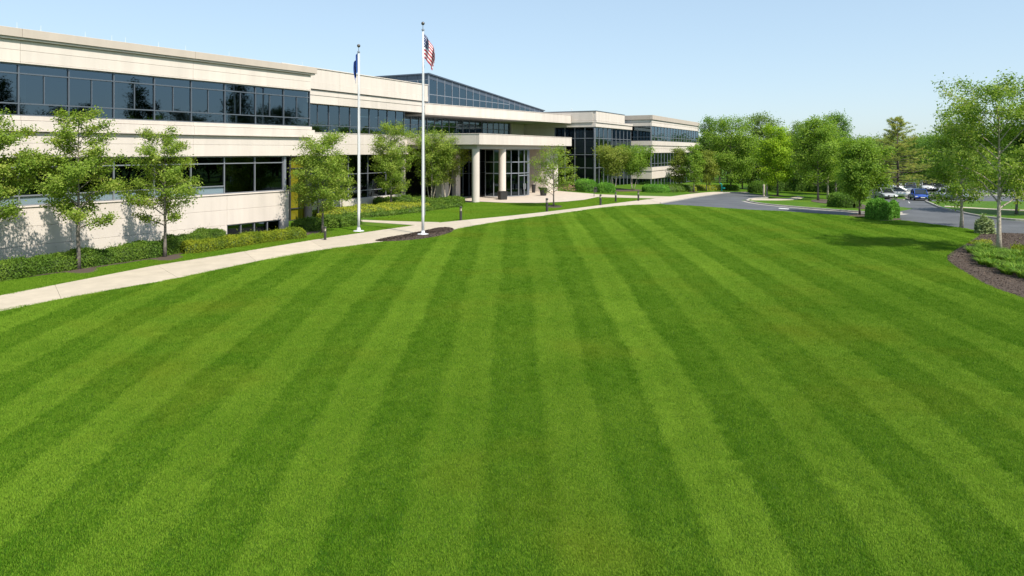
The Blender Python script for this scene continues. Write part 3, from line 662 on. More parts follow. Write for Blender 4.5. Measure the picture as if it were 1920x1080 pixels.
# --- far wing
W0, W1, WN = 64.7, 99.6, 11.6
FW = F2.turned(W0, WN); JW = span(W0, W1, 8.7); JL = [-9.5, -4.7, -.36]
for z0, z1, o_ in ((10.35, 11.1, .16), (9.9, 10.33, 0), (9.3, 9.88, 0), (6.1, 6.84, .12), (5.56, 6.05, 0), (4.88, 5.54, 0), (1.9, 2.5, .08), (.6, 1.88, 0)):
    course(F2, [W0 - o_] + JW[1:], WN - .35, WN + o_, z0, z1, M['precast_rough'] if z0 == 10.35 else None); course(FW, JL, -.35, o_, z0, z1, M['precast_rough'] if z0 == 10.35 else None)
for z0, z1, rl in ((6.86, 9.28, (7.5,)), (2.52, 4.86, (3.1,)), (-.9, .58, ())):
    row(F2, W0 + .05, W1, 2.1, WN - .14, z0, z1, rails=rl, fm=M['metal_light']); row(FW, -9.4, -.1, 2.3, -.14, z0, z1, rails=rl, fm=M['metal_frame'])
piece('roof_slab', F2, W0 + .3, W1, -10, WN - .4, 10.5, 10.7, M['roof']); piece('back_wall', F2, W0 + .3, W1, WN - 8, WN - 7.7, -.9, 10.4, M['room'])
for z in (1.0, 5.0, 9.35): piece('floor_slab', F2, W0 + .3, W1 - .1, WN - 7.6, WN - .4, z, z + 1.0, M['room'])
piece('end_wall', F2, W1 - .3, W1 - .01, WN - 8, WN - .38, -.9, 10.4, M['precast'])

# ------------------------------------------------------------------ vegetation builders
def leaf_quads(c, size, rng, up=.5, out=None, aspect=.55):
    """diamond leaves at points c (n,3)"""
    n = len(c); nr = rng.normal(size=(n, 3)); nr[:, 2] += up
    if out is not None: nr += out
    nr /= np.linalg.norm(nr, axis=1)[:, None] + 1e-9
    t = rng.normal(size=(n, 3)); t -= (t * nr).sum(1)[:, None] * nr; t /= np.linalg.norm(t, axis=1)[:, None] + 1e-9
    b = np.cross(nr, t); s = size * rng.uniform(.65, 1.35, n)[:, None]
    return np.stack([c - t * s * .5, c + b * s * aspect * .5, c + t * s * .5, c - b * s * aspect * .5], 1).reshape(-1, 3)
PROF = {
    'oval': [(0, .42), (.12, .78), (.32, 1.0), (.55, .92), (.78, .62), (.92, .34), (1, .06)],
    'round': [(0, .5), (.15, .88), (.4, 1.0), (.65, .93), (.85, .66), (1, .15)],
    'vase': [(0, .25), (.2, .55), (.5, .92), (.7, 1.0), (.88, .78), (1, .25)],
    'cone': [(0, .8), (.1, 1.0), (.35, .85), (.65, .52), (.85, .27), (1, .03)],
    'tall': [(0, .5), (.15, .85), (.4, 1.0), (.7, .8), (.9, .5), (1, .12)],
}
def tree_meshes(seed, H, cb, R, leaves, lsize, prof='oval', bark='bark', leaf='leaf_maple', stems=1, trunk_r=None, lean=0.0, rise=.55, spread=.16, nprim=None, sec=6, jit=.22):
    rng = np.random.default_rng(seed); mb = MB(); tr = trunk_r or H * .013; P = PROF[prof]; leaves = int(leaves * 2.1); lsize *= .95
    env = lambda h: R * float(np.interp(np.clip((h - cb) / (H - cb), 0, 1), [p[0] for p in P], [p[1] for p in P]))
    segs = []                                            # (p0, p1, weight) leaf carrying twigs
    la = rng.uniform(0, 6.28)
    for st in range(stems):
        a0 = 2 * math.pi * st / max(stems, 1) + rng.uniform(-.4, .4); off = 0 if stems == 1 else R * rng.uniform(.35, .55)
        top = H * (1 if stems == 1 else rng.uniform(.82, 1.0))
        tp = []
        for k in range(9):
            t = k / 8; w = .02 * H * t * (1 - t)
            tp.append(np.array([math.cos(a0) * (off * t ** .8 + (0 if stems == 1 else .12)) + lean * t * t * H * math.cos(la) + rng.normal(0, w * .5), math.sin(a0) * (off * t ** .8 + (0 if stems == 1 else .12)) + lean * t * t * H * math.sin(la) + rng.normal(0, w * .5), t * top * .94]))
        r0 = tr * (1 if stems == 1 else .6)
        mb.tube(tp, [r0 * 1.35] + [max(.012, r0 * (1 - .93 * (k / 8))) for k in range(1, 9)], 8)
        tpa = np.array(tp)
        at = lambda h: np.array([np.interp(h, tpa[:, 2], tpa[:, i]) for i in range(3)])
        NP = nprim or int(22 + H * 1.6); NP = max(6, int(NP / stems ** .6))
        ga = rng.uniform(0, 6.28)
        for i in range(NP):
            f = (i + rng.uniform(0, .8)) / NP; h0 = cb * .88 + (top * .93 - cb * .88) * f ** .9
            ga += 2.4 + rng.normal(0, .35); r_ = env(h0 + (H - h0) * .2 * rise) * rng.uniform(.92 - jit, .94 + jit)
            up = rise * r_ * rng.uniform(.5, 1.25)
            if f > .8: up *= 1.5
            p0 = at(h0); d = np.array([math.cos(ga), math.sin(ga), 0])
            if stems > 1:
                d = d + np.array([math.cos(a0), math.sin(a0), 0]) * .5; d /= np.linalg.norm(d); r_ *= .8
            zt = min(h0 + up, H * 1.0)
            pts = [p0 + d * r_ * t + np.array([0, 0, (zt - h0) * (t ** .75)]) + rng.normal(0, .02 * r_, 3) * t for t in (0, .33, .66, 1)]
            br = max(.010, r0 * .42 * (1 - .75 * f)); mb.tube(pts, [br, br * .75, br * .45, .006], 5, cap=False)
            pa = np.array(pts); segs.append((pa[2], pa[3], 1.0)); segs.append((pa[1], pa[2], .55))
            for k in range(sec):
                t = .25 + .75 * (k + rng.random()) / sec; q = t * 3; j = min(int(q), 2); b0 = pa[j] + (pa[j + 1] - pa[j]) * (q - j)
                sd_ = d * rng.uniform(.1, .9) + np.array([-d[1], d[0], 0]) * rng.choice([-1, 1]) * rng.uniform(.4, 1.2) + np.array([0, 0, rng.uniform(-.25, .75)])
                sd_ /= np.linalg.norm(sd_); L_ = r_ * rng.uniform(.22, .48) * (1.15 - .5 * t); b1 = b0 + sd_ * L_
                mb.tube([b0, (b0 + b1) / 2 + np.array([0, 0, .03 * L_]), b1], [br * .4, br * .25, .004], 4, cap=False)
                segs.append((b0, b1, 1.25)); 
    A = np.array([s[0] for s in segs]); B = np.array([s[1] for s in segs]); wt = np.array([s[2] * np.linalg.norm(s[1] - s[0]) for s in segs]); wt *= rng.uniform(.35, 1.65, len(wt)); wt /= wt.sum()
    idx = rng.choice(len(segs), leaves, p=wt); t = rng.random(leaves) ** .8
    c = A[idx] + (B[idx] - A[idx]) * t[:, None] + rng.normal(0, 1, (leaves, 3)) * spread * np.array([1, 1, .8]) * (R / 2.2) ** .5
    out = (c - np.array([0, 0, cb + (H - cb) * .4])); out /= np.linalg.norm(out, axis=1)[:, None] + 1e-6
    v = leaf_quads(c, lsize, rng, .6, out * 1.15)
    tone = rng.random(len(segs)); col = np.clip(.55 * tone[idx] + .45 * rng.random(leaves), 0, 1)
    crown = npmesh('crown', v, np.arange(4 * leaves).reshape(-1, 4), M[leaf], attr=np.repeat(col, 4))
    trunk = mb.mesh('trunk', M[bark], True)
    return trunk, crown
def put_tree(name, p, meshes, label, group=None, rz=0.0, sc=1.0, cat='tree'):
    o = empty(name, p, rz); o.scale = (sc, sc, sc)
    link('trunk', meshes[0], o); link('crown', meshes[1], o)
    tag(o, label, cat, group); return o
def photo_tree(name, base, top, cbot, halfw, seed, label, leaves=7000, lsize=.10, group=None, **kw):
    p = gp(*base); k = p.y / FPX
    H = hgt(top, p); cb = max(.3, CAM_H + (HZN - cbot) * k - p.z); R = halfw * k
    p.z -= .03
    return put_tree(name, p, tree_meshes(seed, H, cb, R, leaves, lsize, **kw), label, group)

GT = 'young trees along the office wall'
photo_tree('maple_tree', (-22, 520), 202, 428, 82, 11, 'young green maple cut by the edge of the picture beside the office wall', 9500, .115, GT)
photo_tree('maple_tree', (147, 505), 203, 424, 74, 12, 'tall young maple rooted in the hedge in front of the lowest pale wall', 9500, .11, GT)
photo_tree('maple_tree', (309, 482), 240, 418, 68, 13, 'smaller young maple at the right end of the dark green wall hedge', 8000, .105, GT)
photo_tree('maple_tree', (605, 437), 252, 396, 52, 14, 'dense round green tree left of the shorter flagpole beside a bollard light', 9000, .12, GT, prof='round', leaf='leaf_maple', spread=.22)
photo_tree('maple_tree', (641, 392), 300, 378, 22, 15, 'slim small tree behind the shorter flagpole in the yellow groundcover', 2500, .13, GT, leaf='leaf_maple')
photo_tree('maple_tree', (733, 388), 231, 366, 43, 16, 'upright green tree between the two flagpoles before the connecting wing', 8500, .14, GT, leaf='leaf_maple', spread=.24)
photo_tree('multi_stem_tree', (808, 379), 247, 345, 42, 17, 'multi stemmed green tree behind the taller flagpole beside the entrance', 8000, .15, GT, prof='vase', stems=4, leaf='leaf_maple', bark='bark_pale', spread=.25)
photo_tree('multi_stem_tree', (836, 377), 258, 340, 38, 18, 'rust tinged multi stemmed tree at the left end of the entrance canopy', 6000, .15, GT, prof='vase', stems=3, leaf='leaf_rust', bark='bark_pale', spread=.25)
photo_tree('maple_tree', (1038, 387.5), 275, 364, 43, 19, 'small round headed tree standing alone in front of the entrance', 3000, .14, None, prof='oval', leaf='leaf_maple', spread=.2)
photo_tree('multi_stem_tree', (1150, 357.5), 277, 326, 30, 20, 'olive green vase shaped multi stem tree before the glass bay, left of its pair', 6000, .19, 'multi stem trees by the glass bay', prof='vase', stems=4, leaf='leaf_rust', bark='bark_pale', spread=.3)
photo_tree('multi_stem_tree', (1186, 357), 276, 326, 30, 21, 'green vase shaped multi stem tree before the glass bay, right of its pair', 6000, .19, 'multi stem trees by the glass bay', prof='vase', stems=3, leaf='leaf_mid', bark='bark_pale', spread=.3)
GF = 'row of slim trees before the far wing'
photo_tree('maple_tree', (1273, 358), 276, 343, 19, 22, 'slim tree nearest the clipped hedge in the row before the far wing', 3500, .2, GF, leaf='leaf_rust', spread=.3)
photo_tree('maple_tree', (1301, 360.3), 274, 343, 20, 23, 'slim tree second in the row before the far wing', 3500, .2, GF, leaf='leaf_mid', spread=.3)
photo_tree('maple_tree', (1324.5, 358.5), 282, 343, 20, 24, 'slim tree third in the row before the far wing, nearest the teal post', 3500, .2, GF, leaf='leaf_rust', spread=.3)
GR = 'trees around the drive'
photo_tree('broadleaf_tree', (1370, 357.5), 222, 345, 48, 25, 'large dense green tree just right of the far wing', 11000, .25, GR, prof='round', leaf='leaf_mid', spread=.34)
photo_tree('broadleaf_tree', (1330, 352), 219, 330, 24, 26, 'tall narrow tree peering out behind the end of the far wing', 5000, .27, GR, prof='tall', leaf='leaf_deep', spread=.34)
photo_tree('broadleaf_tree', (1428, 356), 214, 346, 40, 27, 'tall pale green tree behind the yellow green tree', 9000, .27, GR, prof='tall', leaf='leaf_far', bark='bark_dark', spread=.36)
photo_tree('broadleaf_tree', (1458, 367.5), 236, 345, 37, 28, 'yellow green tree with a straight pale trunk beside the two white posts', 9500, .22, GR, prof='oval', leaf='leaf_lime', spread=.3)
photo_tree('broadleaf_tree', (1507, 358.5), 232, 345, 36, 29, 'green tree standing back between the yellow tree and the tall island trees', 7000, .25, GR, prof='tall', leaf='leaf_far', spread=.36)
photo_tree('broadleaf_tree', (1534, 376), 222, 348, 48, 30, 'tall bright green tree in the mulch of the drive island', 10500, .22, GR, prof='oval', leaf='leaf_mid', spread=.32)
photo_tree('broadleaf_tree', (1552, 373), 228, 346, 34, 31, 'green tree with a pale forked trunk just behind the tall island tree', 7000, .22, GR, prof='tall', leaf='leaf_mid', bark='bark_pale', spread=.32)
photo_tree('broadleaf_tree', (1567, 366), 214, 342, 34, 32, 'tallest slim green tree at the back of the island clump', 7500, .24, GR, prof='tall', leaf='leaf_deep', spread=.34)
photo_tree('broadleaf_tree', (1612, 403), 264, 376, 46, 33, 'round headed green tree next to the big clipped bushes at the lawn edge', 9500, .17, GR, prof='round', leaf='leaf_mid', bark='bark_dark', spread=.28)
photo_tree('birch_tree', (1873, 474), 151, 386, 106, 34, 'big loose crowned tree in the mulch bed at the edge of the picture', 12000, .13, None, prof='oval', leaf='leaf_birch', bark='bark_pale', spread=.19, trunk_r=.115, rise=.8, sec=8, jit=.40, nprim=26)
photo_tree('birch_tree', (1803, 427), 205, 384, 62, 35, 'slimmer tree at the lawn tip before the drive, partly behind the big loose tree', 6500, .16, None, prof='tall', leaf='leaf_birch', bark='bark_pale', spread=.24)
photo_tree('broadleaf_tree', (1906, 401), 235, 372, 62, 36, 'tree across the drive behind the big loose crowned tree', 7000, .21, GR, prof='round', leaf='leaf_deep', spread=.3)
photo_tree('broadleaf_tree', (1985, 404), 200, 372, 80, 37, 'dark tree across the drive just outside the picture', 7000, .23, GR, prof='round', leaf='leaf_deep', spread=.3)

photo_tree('broadleaf_tree', (1392, 354), 264, 344, 30, 38, 'broad green tree filling the gap right of the far wing trees', 6500, .26, GR, prof='round', leaf='leaf_mid', spread=.36)
photo_tree('broadleaf_tree', (1480, 354.5), 250, 343, 30, 39, 'pale green tree standing back right of the yellow green tree', 6500, .27, GR, prof='tall', leaf='leaf_far', spread=.36)
photo_tree('broadleaf_tree', (1592, 361), 270, 346, 36, 40, 'low broad green tree behind the clipped island bush', 6500, .25, GR, prof='round', leaf='leaf_far', spread=.36)
photo_tree('broadleaf_tree', (1640, 352), 262, 342, 34, 42, 'green tree beyond the car park left of the pine', 5500, .3, GR, prof='round', leaf='leaf_far', spread=.4)
photo_tree('broadleaf_tree', (1728, 351.5), 264, 343, 36, 43, 'green tree beyond the car park right of the pine', 5500, .3, GR, prof='round', leaf='leaf_deep', spread=.4)
photo_tree('broadleaf_tree', (1765, 358), 254, 346, 34, 44, 'leafy tree at the back of the car park behind the slimmer lawn tip tree', 6000, .27, GR, prof='round', leaf='leaf_deep', spread=.36)
# the pine by the car park
def pine(p, H, R, seed, label):
    rng = np.random.default_rng(seed); mb = MB(); o = empty('pine_tree', p)
    mb.tube([(0, 0, 0), (.05, 0, H * .3), (0, .04, H * .65), (0, 0, H)], [H * .018, H * .014, H * .008, .01], 8)
    cs = []; ts = []
    for i in range(26):
        f = i / 25; h = H * (.18 + .8 * f); L0 = R * (1 - f) ** .75 * (1 if f > .12 else .8) + .35
        for k in range(5 if f < .8 else 4):
            a = rng.uniform(0, 6.28); L_ = L0 * rng.uniform(.55, 1.1); up = L_ * (.02 + .55 * f ** 2) 
            tip = np.array([math.cos(a) * L_, math.sin(a) * L_, h + up]); b = np.array([0, 0, h - .06 * L_])
            mid = (b + tip) / 2 + np.array([0, 0, -.05 * L_]); mb.tube([b, mid, tip], [.05 * (1 - f) + .015, .03 * (1 - f) + .01, .006], 5, cap=False)
            for t in np.linspace(.3, 1, 9):
                q = b + (tip - b) * t; side = np.array([-math.sin(a), math.cos(a), 0]) * rng.normal(0, .16 * L_ * (1.1 - .6 * t))
                cs.append(q + side + np.array([0, 0, rng.normal(.05, .08)])); ts.append(rng.random())
    cs = np.array(cs); n = len(cs); m_ = 26
    c = np.repeat(cs, m_, 0); d = rng.normal(size=(n * m_, 3)); d[:, 2] = d[:, 2] * .55 + .35; d /= np.linalg.norm(d, axis=1)[:, None]
    ln = rng.uniform(.22, .42, n * m_)[:, None]; wv = np.cross(d, rng.normal(size=d.shape)); wv /= np.linalg.norm(wv, axis=1)[:, None]
    v = np.stack([c - wv * .022, c + wv * .022, c + d * ln], 1).reshape(-1, 3)
    link('trunk', mb.mesh('trunk', M['bark_dark'], True), o)
    link('crown', npmesh('crown', v, None, M['needle'], tris=np.arange(3 * n * m_).reshape(-1, 3), attr=np.repeat(np.clip(np.repeat(ts, m_) * .7 + rng.random(n * m_) * .3, 0, 1), 3)), o)
    tag(o, label, 'tree'); return o
pp = gp(1683, 370); pine(pp, hgt(222, pp), 80 * pp.y / FPX, 41, 'tall sparse topped pine rising from the car park island')

# the far wood: one mass
def wood(name, spots, label, per=1000, ls=.45, leaf='leaf_far', seed=51):
    rng = np.random.default_rng(seed); vs_, at_ = [], []; mb = MB()
    for (x, y, H, R) in spots:
        z = float(G(x, y)); mb.tube([(x, y, z), (x, y, z + H * .7)], [.2, .06], 5)
        nb = 22; u = rng.normal(size=(nb, 3)); u /= np.linalg.norm(u, axis=1)[:, None]; u[:, 2] = np.abs(u[:, 2]) * 1.3 - .5
        cc = np.array([x, y, z + H * .5]) + u * np.array([R * .75, R * .75, H * .42]) * rng.uniform(.6, 1.05, (nb, 1)); tone = rng.random(nb)
        k = rng.integers(0, nb, per); c = cc[k] + rng.normal(size=(per, 3)) * R * .2
        vs_.append(leaf_quads(c, ls, rng, .5, (c - np.array([x, y, z + H * .5])) * .08)); at_.append(np.repeat(np.clip(tone[k] * .6 + rng.random(per) * .4, 0, 1), 4))
    v = np.concatenate(vs_); a = np.concatenate(at_); nv = len(v); tv = np.array(mb.v); 
    tq = np.array([f for f in mb.f if len(f) == 4]) + nv
    me = npmesh(name, np.concatenate([v, tv]), np.concatenate([np.arange(nv).reshape(-1, 4), tq]), [M[leaf], M['bark_dark']], midx=np.concatenate([np.zeros(nv // 4), np.ones(len(tq))]), attr=np.concatenate([a, np.zeros(len(tv))]))
    return tag(link(name, me), label, 'wood', kind='stuff')
rg = np.random.default_rng(5); sp = []
for px_ in np.arange(1290, 2060, 9.0):
    for Yd, Hh in ((150, 9.5), (185, 11.5)):
        Yq = Yd + rg.uniform(-12, 12); sp.append(((px_ + rg.uniform(-6, 6) - 960) / FPX * Yq, Yq, Hh * rg.uniform(.85, 1.22), rg.uniform(2.6, 4.2)))
wood('far_wood', sp, 'dense far off wood closing the horizon behind the car park')
sp = [(66 + rg.uniform(-3, 3), y_ + rg.uniform(-1, 1), rg.uniform(5.6, 7.2), rg.uniform(2.4, 3.2)) for y_ in np.arange(-30, 60, 1.9)]
wood('roadside_wood', sp, 'belt of trees beyond the drive that the office windows mirror', leaf='leaf_dark', seed=52)
tm = tree_meshes(61, 14, 2.2, 3.6, 6000, .3, prof='cone', leaf='leaf_dark', bark='bark_dark', spread=.3); tm2 = tree_meshes(62, 12, 2, 4.2, 6500, .3, prof='round', leaf='leaf_dark', bark='bark_dark', spread=.35)
for i, (x, y, s_) in enumerate(((86, 10, 1.0), (90, 19, .85), (88, 31, 1.05), (92, 40, .8), (87, 49, 1.1), (93, 57, .9), (89, 66, 1.0), (96, 75, .85), (84, 1, .9))):
    put_tree('conifer_tree' if i % 2 == 0 else 'broadleaf_tree', (x, y, float(G(x, y))), tm if i % 2 == 0 else tm2, 'dark pointed tree across the drive, mirrored in the office windows' if i % 2 == 0 else 'dark round tree across the drive, mirrored in the office windows', 'trees mirrored in the office windows', rz=i * 1.3, sc=s_ * 1.3)

# ------------------------------------------------------------------ hedges, bushes, groundcover
def hedge(name, line, width, height, leaf, label, cat='hedge', n=5000, ls=.075, seed=1, group=None, lump=.08, taper=True, p0=None):
    """a clipped plant along a ground line: twiggy core and a shell of leaves in one mesh"""
    rng = np.random.default_rng(seed); L_ = [Vector((q[0], q[1])) for q in line]; n = int(n * 1.5)
    d = np.cumsum([0] + [(b - a).length for a, b in zip(L_[:-1], L_[1:])]); P = np.array([tuple(q) for q in L_]); T = d[-1]
    def at(t):
        x = np.interp(t, d, P[:, 0]); y = np.interp(t, d, P[:, 1]); e = max(.35, width * .35)
        tx = np.interp(t + e, d, P[:, 0]) - np.interp(t - e, d, P[:, 0]); ty = np.interp(t + e, d, P[:, 1]) - np.interp(t - e, d, P[:, 1]); l = np.hypot(tx, ty) + 1e-9
        return x, y, tx / l, ty / l
    ph = rng.uniform(0, 6.28, 8)
    def bulge(t, a): 
        return 1 + lump * (np.sin(t * 1.9 + ph[0]) + np.sin(t * 4.3 + ph[1]) * .6 + np.sin(t * 2.7 + a * 2 + ph[2]) * .7 + np.sin(t * 8.1 + a * 3 + ph[3]) * .35)
    ex = 4.0
    def surf(t, a, k=1.0):
        """a: 0..pi over the section"""
        ca, sa = np.cos(a), np.sin(a); r = (np.abs(ca) ** ex + np.abs(sa) ** ex) ** (-1 / ex)
        x, y, tx, ty = at(np.clip(t, 0, T)); b = bulge(t, a)
        end = np.clip(np.minimum(t, T - t) / (width * .5), 0, 1) if taper else np.ones_like(t)
        e = np.sqrt(np.clip(1 - (1 - end) ** 2.6, .02, 1))
        o = ca * r * width / 2 * b * e * k; z = sa * r * height * b * (.35 + .65 * e) * k
        px_, py_ = x - ty * o, y + tx * o
        return np.stack([px_, py_, G(px_, py_) + z], -1), np.stack([-ty * ca, tx * ca, sa], -1)
    nt, na = max(6, int(T / .35)), 9
    tt, aa = np.meshgrid(np.linspace(0, T, nt), np.linspace(0, math.pi, na), indexing='ij')
    core, _ = surf(tt.ravel(), aa.ravel(), .9)
    i = (np.arange(nt - 1)[:, None] * na + np.arange(na - 1)[None, :]).ravel(); cq = np.stack([i, i + na, i + na + 1, i + 1], 1)
    t = rng.uniform(0, T, n); a = rng.uniform(0, math.pi, n); c, nr = surf(t, a); c = c + nr * (rng.normal(-.01, .04, n) + (rng.random(n) < .07) * rng.exponential(.07, n))[:, None] * (ls / .075); c[:, 2] = np.maximum(c[:, 2], G(c[:, 0], c[:, 1]) + .02)
    v = leaf_quads(c, ls, rng, .3, nr * .55, .6)
    tone = .5 + .25 * np.sin(t * 2.3 + ph[4]) + .2 * np.sin(t * 5.1 + a * 2 + ph[5]); col = np.clip(tone * .55 + rng.random(n) * .45, 0, 1)
    nv = len(v)
    o0 = np.array([P[:, 0].mean(), P[:, 1].mean(), 0])
    me = npmesh(name, np.concatenate([v, core]) - o0, np.concatenate([np.arange(nv).reshape(-1, 4), cq + nv]), [M[leaf], M['core']], midx=np.concatenate([np.zeros(n), np.ones(len(cq))]), attr=np.concatenate([np.repeat(col, 4), np.zeros(len(core))]))
    return tag(link(name, me, loc=tuple(o0)), label, cat, group)
def photo_hedge(name, pixels, width, height, leaf, label, **kw):
    return hedge(name, smooth(px2(pixels), 4) if len(pixels) > 2 else px2(pixels), width, height, leaf, label, **kw)
photo_hedge('hedge', [(-150, 548), (0, 523), (130, 503), (240, 487), (330, 473)], 1.3, .68, 'leaf_hedge', 'long dark green clipped hedge along the lowest pale wall', n=24000, ls=.068, seed=1, lump=.07)
photo_hedge('hedge', [(310, 474), (360, 466), (412, 455)], 1.3, .80, 'leaf_hedge', 'short paler hedge between the wall hedge and the golden hedge', n=9000, ls=.068, seed=2)
photo_hedge('hedge', [(345, 476), (430, 463), (500, 452), (572, 445)], 1.2, .55, 'leaf_gold', 'golden green low hedge under the basement windows', n=14000, ls=.066, seed=3, lump=.06)
photo_hedge('hedge', [(548, 434), (572, 432), (600, 427)], 1.6, .66, 'leaf_hedge', 'dark low hedge at the foot of the glazed stair bay', n=5000, ls=.09, seed=4)
photo_hedge('hedge', [(612, 428), (640, 424), (668, 419)], 1.4, .5, 'leaf_hedge', 'low hedge between the dense round tree and the shorter flagpole', n=5000, ls=.09, seed=5)
photo_hedge('groundcover', [(586, 408), (650, 403), (720, 396), (790, 389)], 3.6, .5, 'leaf_olive', 'yellow olive groundcover bed before the connecting wing', cat='groundcover', n=12000, ls=.10, seed=6, lump=.12)
photo_hedge('groundcover', [(606, 411), (680, 407), (760, 400), (812, 393), (860, 386)], 1.2, .28, 'leaf_hedge', 'green low edging plants in front of the yellow groundcover', cat='groundcover', n=10000, ls=.10, seed=7, lump=.12)
photo_hedge('groundcover', [(700, 383), (760, 381), (800, 379)], 1.6, .6, 'leaf_hedge', 'dark green low shrubs at the foot of the connecting wing glass', cat='groundcover', n=5000, ls=.11, seed=8, lump=.12)
photo_hedge('hedge', [(788, 386), (830, 383), (863, 379.5)], 2.0, .55, 'leaf_hedge', 'clipped green hedge at the foot of the multi stemmed trees', n=7000, ls=.11, seed=9)
photo_hedge('boxwood', [(1086, 357.5), (1100, 359), (1115, 360)], 2.2, 1.45, 'leaf_box', 'clipped boxwood block beside the entrance wall', cat='bush', n=5000, ls=.11, seed=10, lump=.025, taper=True)
photo_hedge('boxwood', [(1119, 360.5), (1136, 360.7), (1153, 360.9)], 2.1, 1.12, 'leaf_box', 'clipped boxwood block in front of the olive multi stem tree', cat='bush', n=5000, ls=.11, seed=11, lump=.025)
photo_hedge('hedge', [(1206, 360), (1228, 360.5), (1248, 360.6)], 2.2, .92, 'leaf_box', 'clipped square ended hedge before the far wing', n=5000, ls=.12, seed=12, lump=.025)
photo_hedge('hedge', [(1246, 359.8), (1268, 358.5), (1290, 357)], 2.4, .8, 'leaf_hedge', 'looser hedge behind the row of slim trees', n=4500, ls=.13, seed=13, lump=.08)
photo_hedge('groundcover', [(1280, 357), (1310, 356.2), (1352, 355.6)], 2.2, .6, 'leaf_olive', 'ochre groundcover strip before the far wing', cat='groundcover', n=4000, ls=.14, seed=14, lump=.12)
photo_hedge('bush', [(1355, 357), (1382, 357.3)], 1.6, .75, 'leaf_deep', 'low dark bush beside the teal post', cat='bush', n=2500, ls=.14, seed=15)
photo_hedge('bush', [(1405, 361), (1418, 361.4), (1430, 361.4)], 3.0, 1.6, 'leaf_deep', 'dark rounded bush behind the two white posts', cat='bush', n=4500, ls=.15, seed=16, lump=.07)
photo_hedge('hedge', [(1440, 357.5), (1500, 358.5), (1560, 361), (1610, 363)], 2.6, 1.7, 'leaf_deep', 'long dark hedge in the shade under the island trees', n=9000, ls=.17, seed=17)
photo_hedge('bush', [(1560, 386.5), (1580, 388), (1602, 390)], 2.2, 1.28, 'leaf_deep', 'dark clipped bush in the island mulch', cat='bush', n=5500, ls=.11, seed=18, lump=.04)
photo_hedge('boxwood', [(1624, 409), (1648, 410.5), (1672, 411)], 2.5, 1.52, 'leaf_box', 'big bright clipped bush at the far edge of the lawn', cat='bush', n=9500, ls=.10, seed=19, lump=.03)
photo_hedge('boxwood', [(1664, 407.5), (1676, 408), (1687, 408.5)], 2.0, 1.45, 'leaf_box', 'clipped bush half hidden behind the big bright bush', cat='bush', n=5000, ls=.10, seed=20, lump=.03)
photo_hedge('bush', [(1828, 437), (1842, 438), (1858, 438)], .9, .95, 'leaf_grey', 'small grey green shrub at the tip of the mulch bed', cat='bush', n=2600, ls=.13, seed=21, lump=.18)
photo_hedge('groundcover', [(1895, 478), (1925, 480), (1990, 484)], 2.0, .5, 'leaf_gold', 'pale yellow green low shrub behind the strap leaved plants', cat='groundcover', n=6000, ls=.07, seed=22, lump=.1)
photo_hedge('groundcover', [(1822, 459), (1850, 457)], .8, .18, 'leaf_olive', 'thin ochre ground plant by the bed edge', cat='groundcover', n=900, ls=.07, seed=23, lump=.2)
# hedge row by the car park
photo_hedge('hedge', [(1640, 353.2), (1760, 352.6), (1990, 354.5)], 2.6, 1.9, 'leaf_deep', 'long dark hedge closing the car park', n=9000, ls=.22, seed=24)

# strap leaved clumps in the right bed
def clump_mesh(seed, nb=170, h=.5, w=.028, r=.34):
    rng = np.random.default_rng(seed); v = []; q = []; col = []
    for i in range(nb):
        a = rng.uniform(0, 6.28); rr = r * .45 * rng.random() ** .5; x0, y0 = math.cos(a) * rr, math.sin(a) * rr
        a2 = a + rng.normal(0, .5); L_ = h * rng.uniform(.6, 1.2); dx, dy = math.cos(a2), math.sin(a2); sx, sy = -dy * w / 2, dx * w / 2; c = rng.random(); b0 = len(v)
        for t in (0, .35, .7, 1):
            ox = L_ * .75 * t ** 1.7; z = L_ * (t - .42 * t ** 2.4); k = (1 - .92 * t ** 2)
            v += [(x0 + dx * ox - sx * k, y0 + dy * ox - sy * k, z), (x0 + dx * ox + sx * k, y0 + dy * ox + sy * k, z)]; col += [c, c]
        q += [(b0 + 2 * k_, b0 + 2 * k_ + 1, b0 + 2 * k_ + 3, b0 + 2 * k_ + 2) for k_ in range(3)]
    return npmesh('strap_plant', np.array(v), np.array(q), M['blade'], attr=col)
cm = [clump_mesh(70 + i) for i in range(4)]
rgc = np.random.default_rng(9); cells = []
pl = [tuple(p) for p in px2([(1806, 480), (1815, 468), (1850, 464), (1880, 477), (1930, 484), (1990, 490), (1990, 556), (1925, 531), (1870, 510), (1825, 494)])]
for gx in np.arange(15, 32, .64):
    for gy in np.arange(22, 42, .64):
        x = gx + rgc.uniform(-.16, .16); y = gy + rgc.uniform(-.16, .16)
        if inpoly(np.array([x]), np.array([y]), pl)[0]: cells.append((x, y))
for i, (x, y) in enumerate(cells):
    o = link('strap_plant', cm[i % 4], None, (x, y, float(G(x, y)) + .02), (0, 0, rgc.uniform(0, 6.28))); s_ = rgc.uniform(.75, 1.3); o.scale = (s_, s_, s_)
    tag(o, 'bright green strap leaved clump massed in the mulch bed under the big loose tree', 'plant', 'strap leaved clumps in the mulch bed')

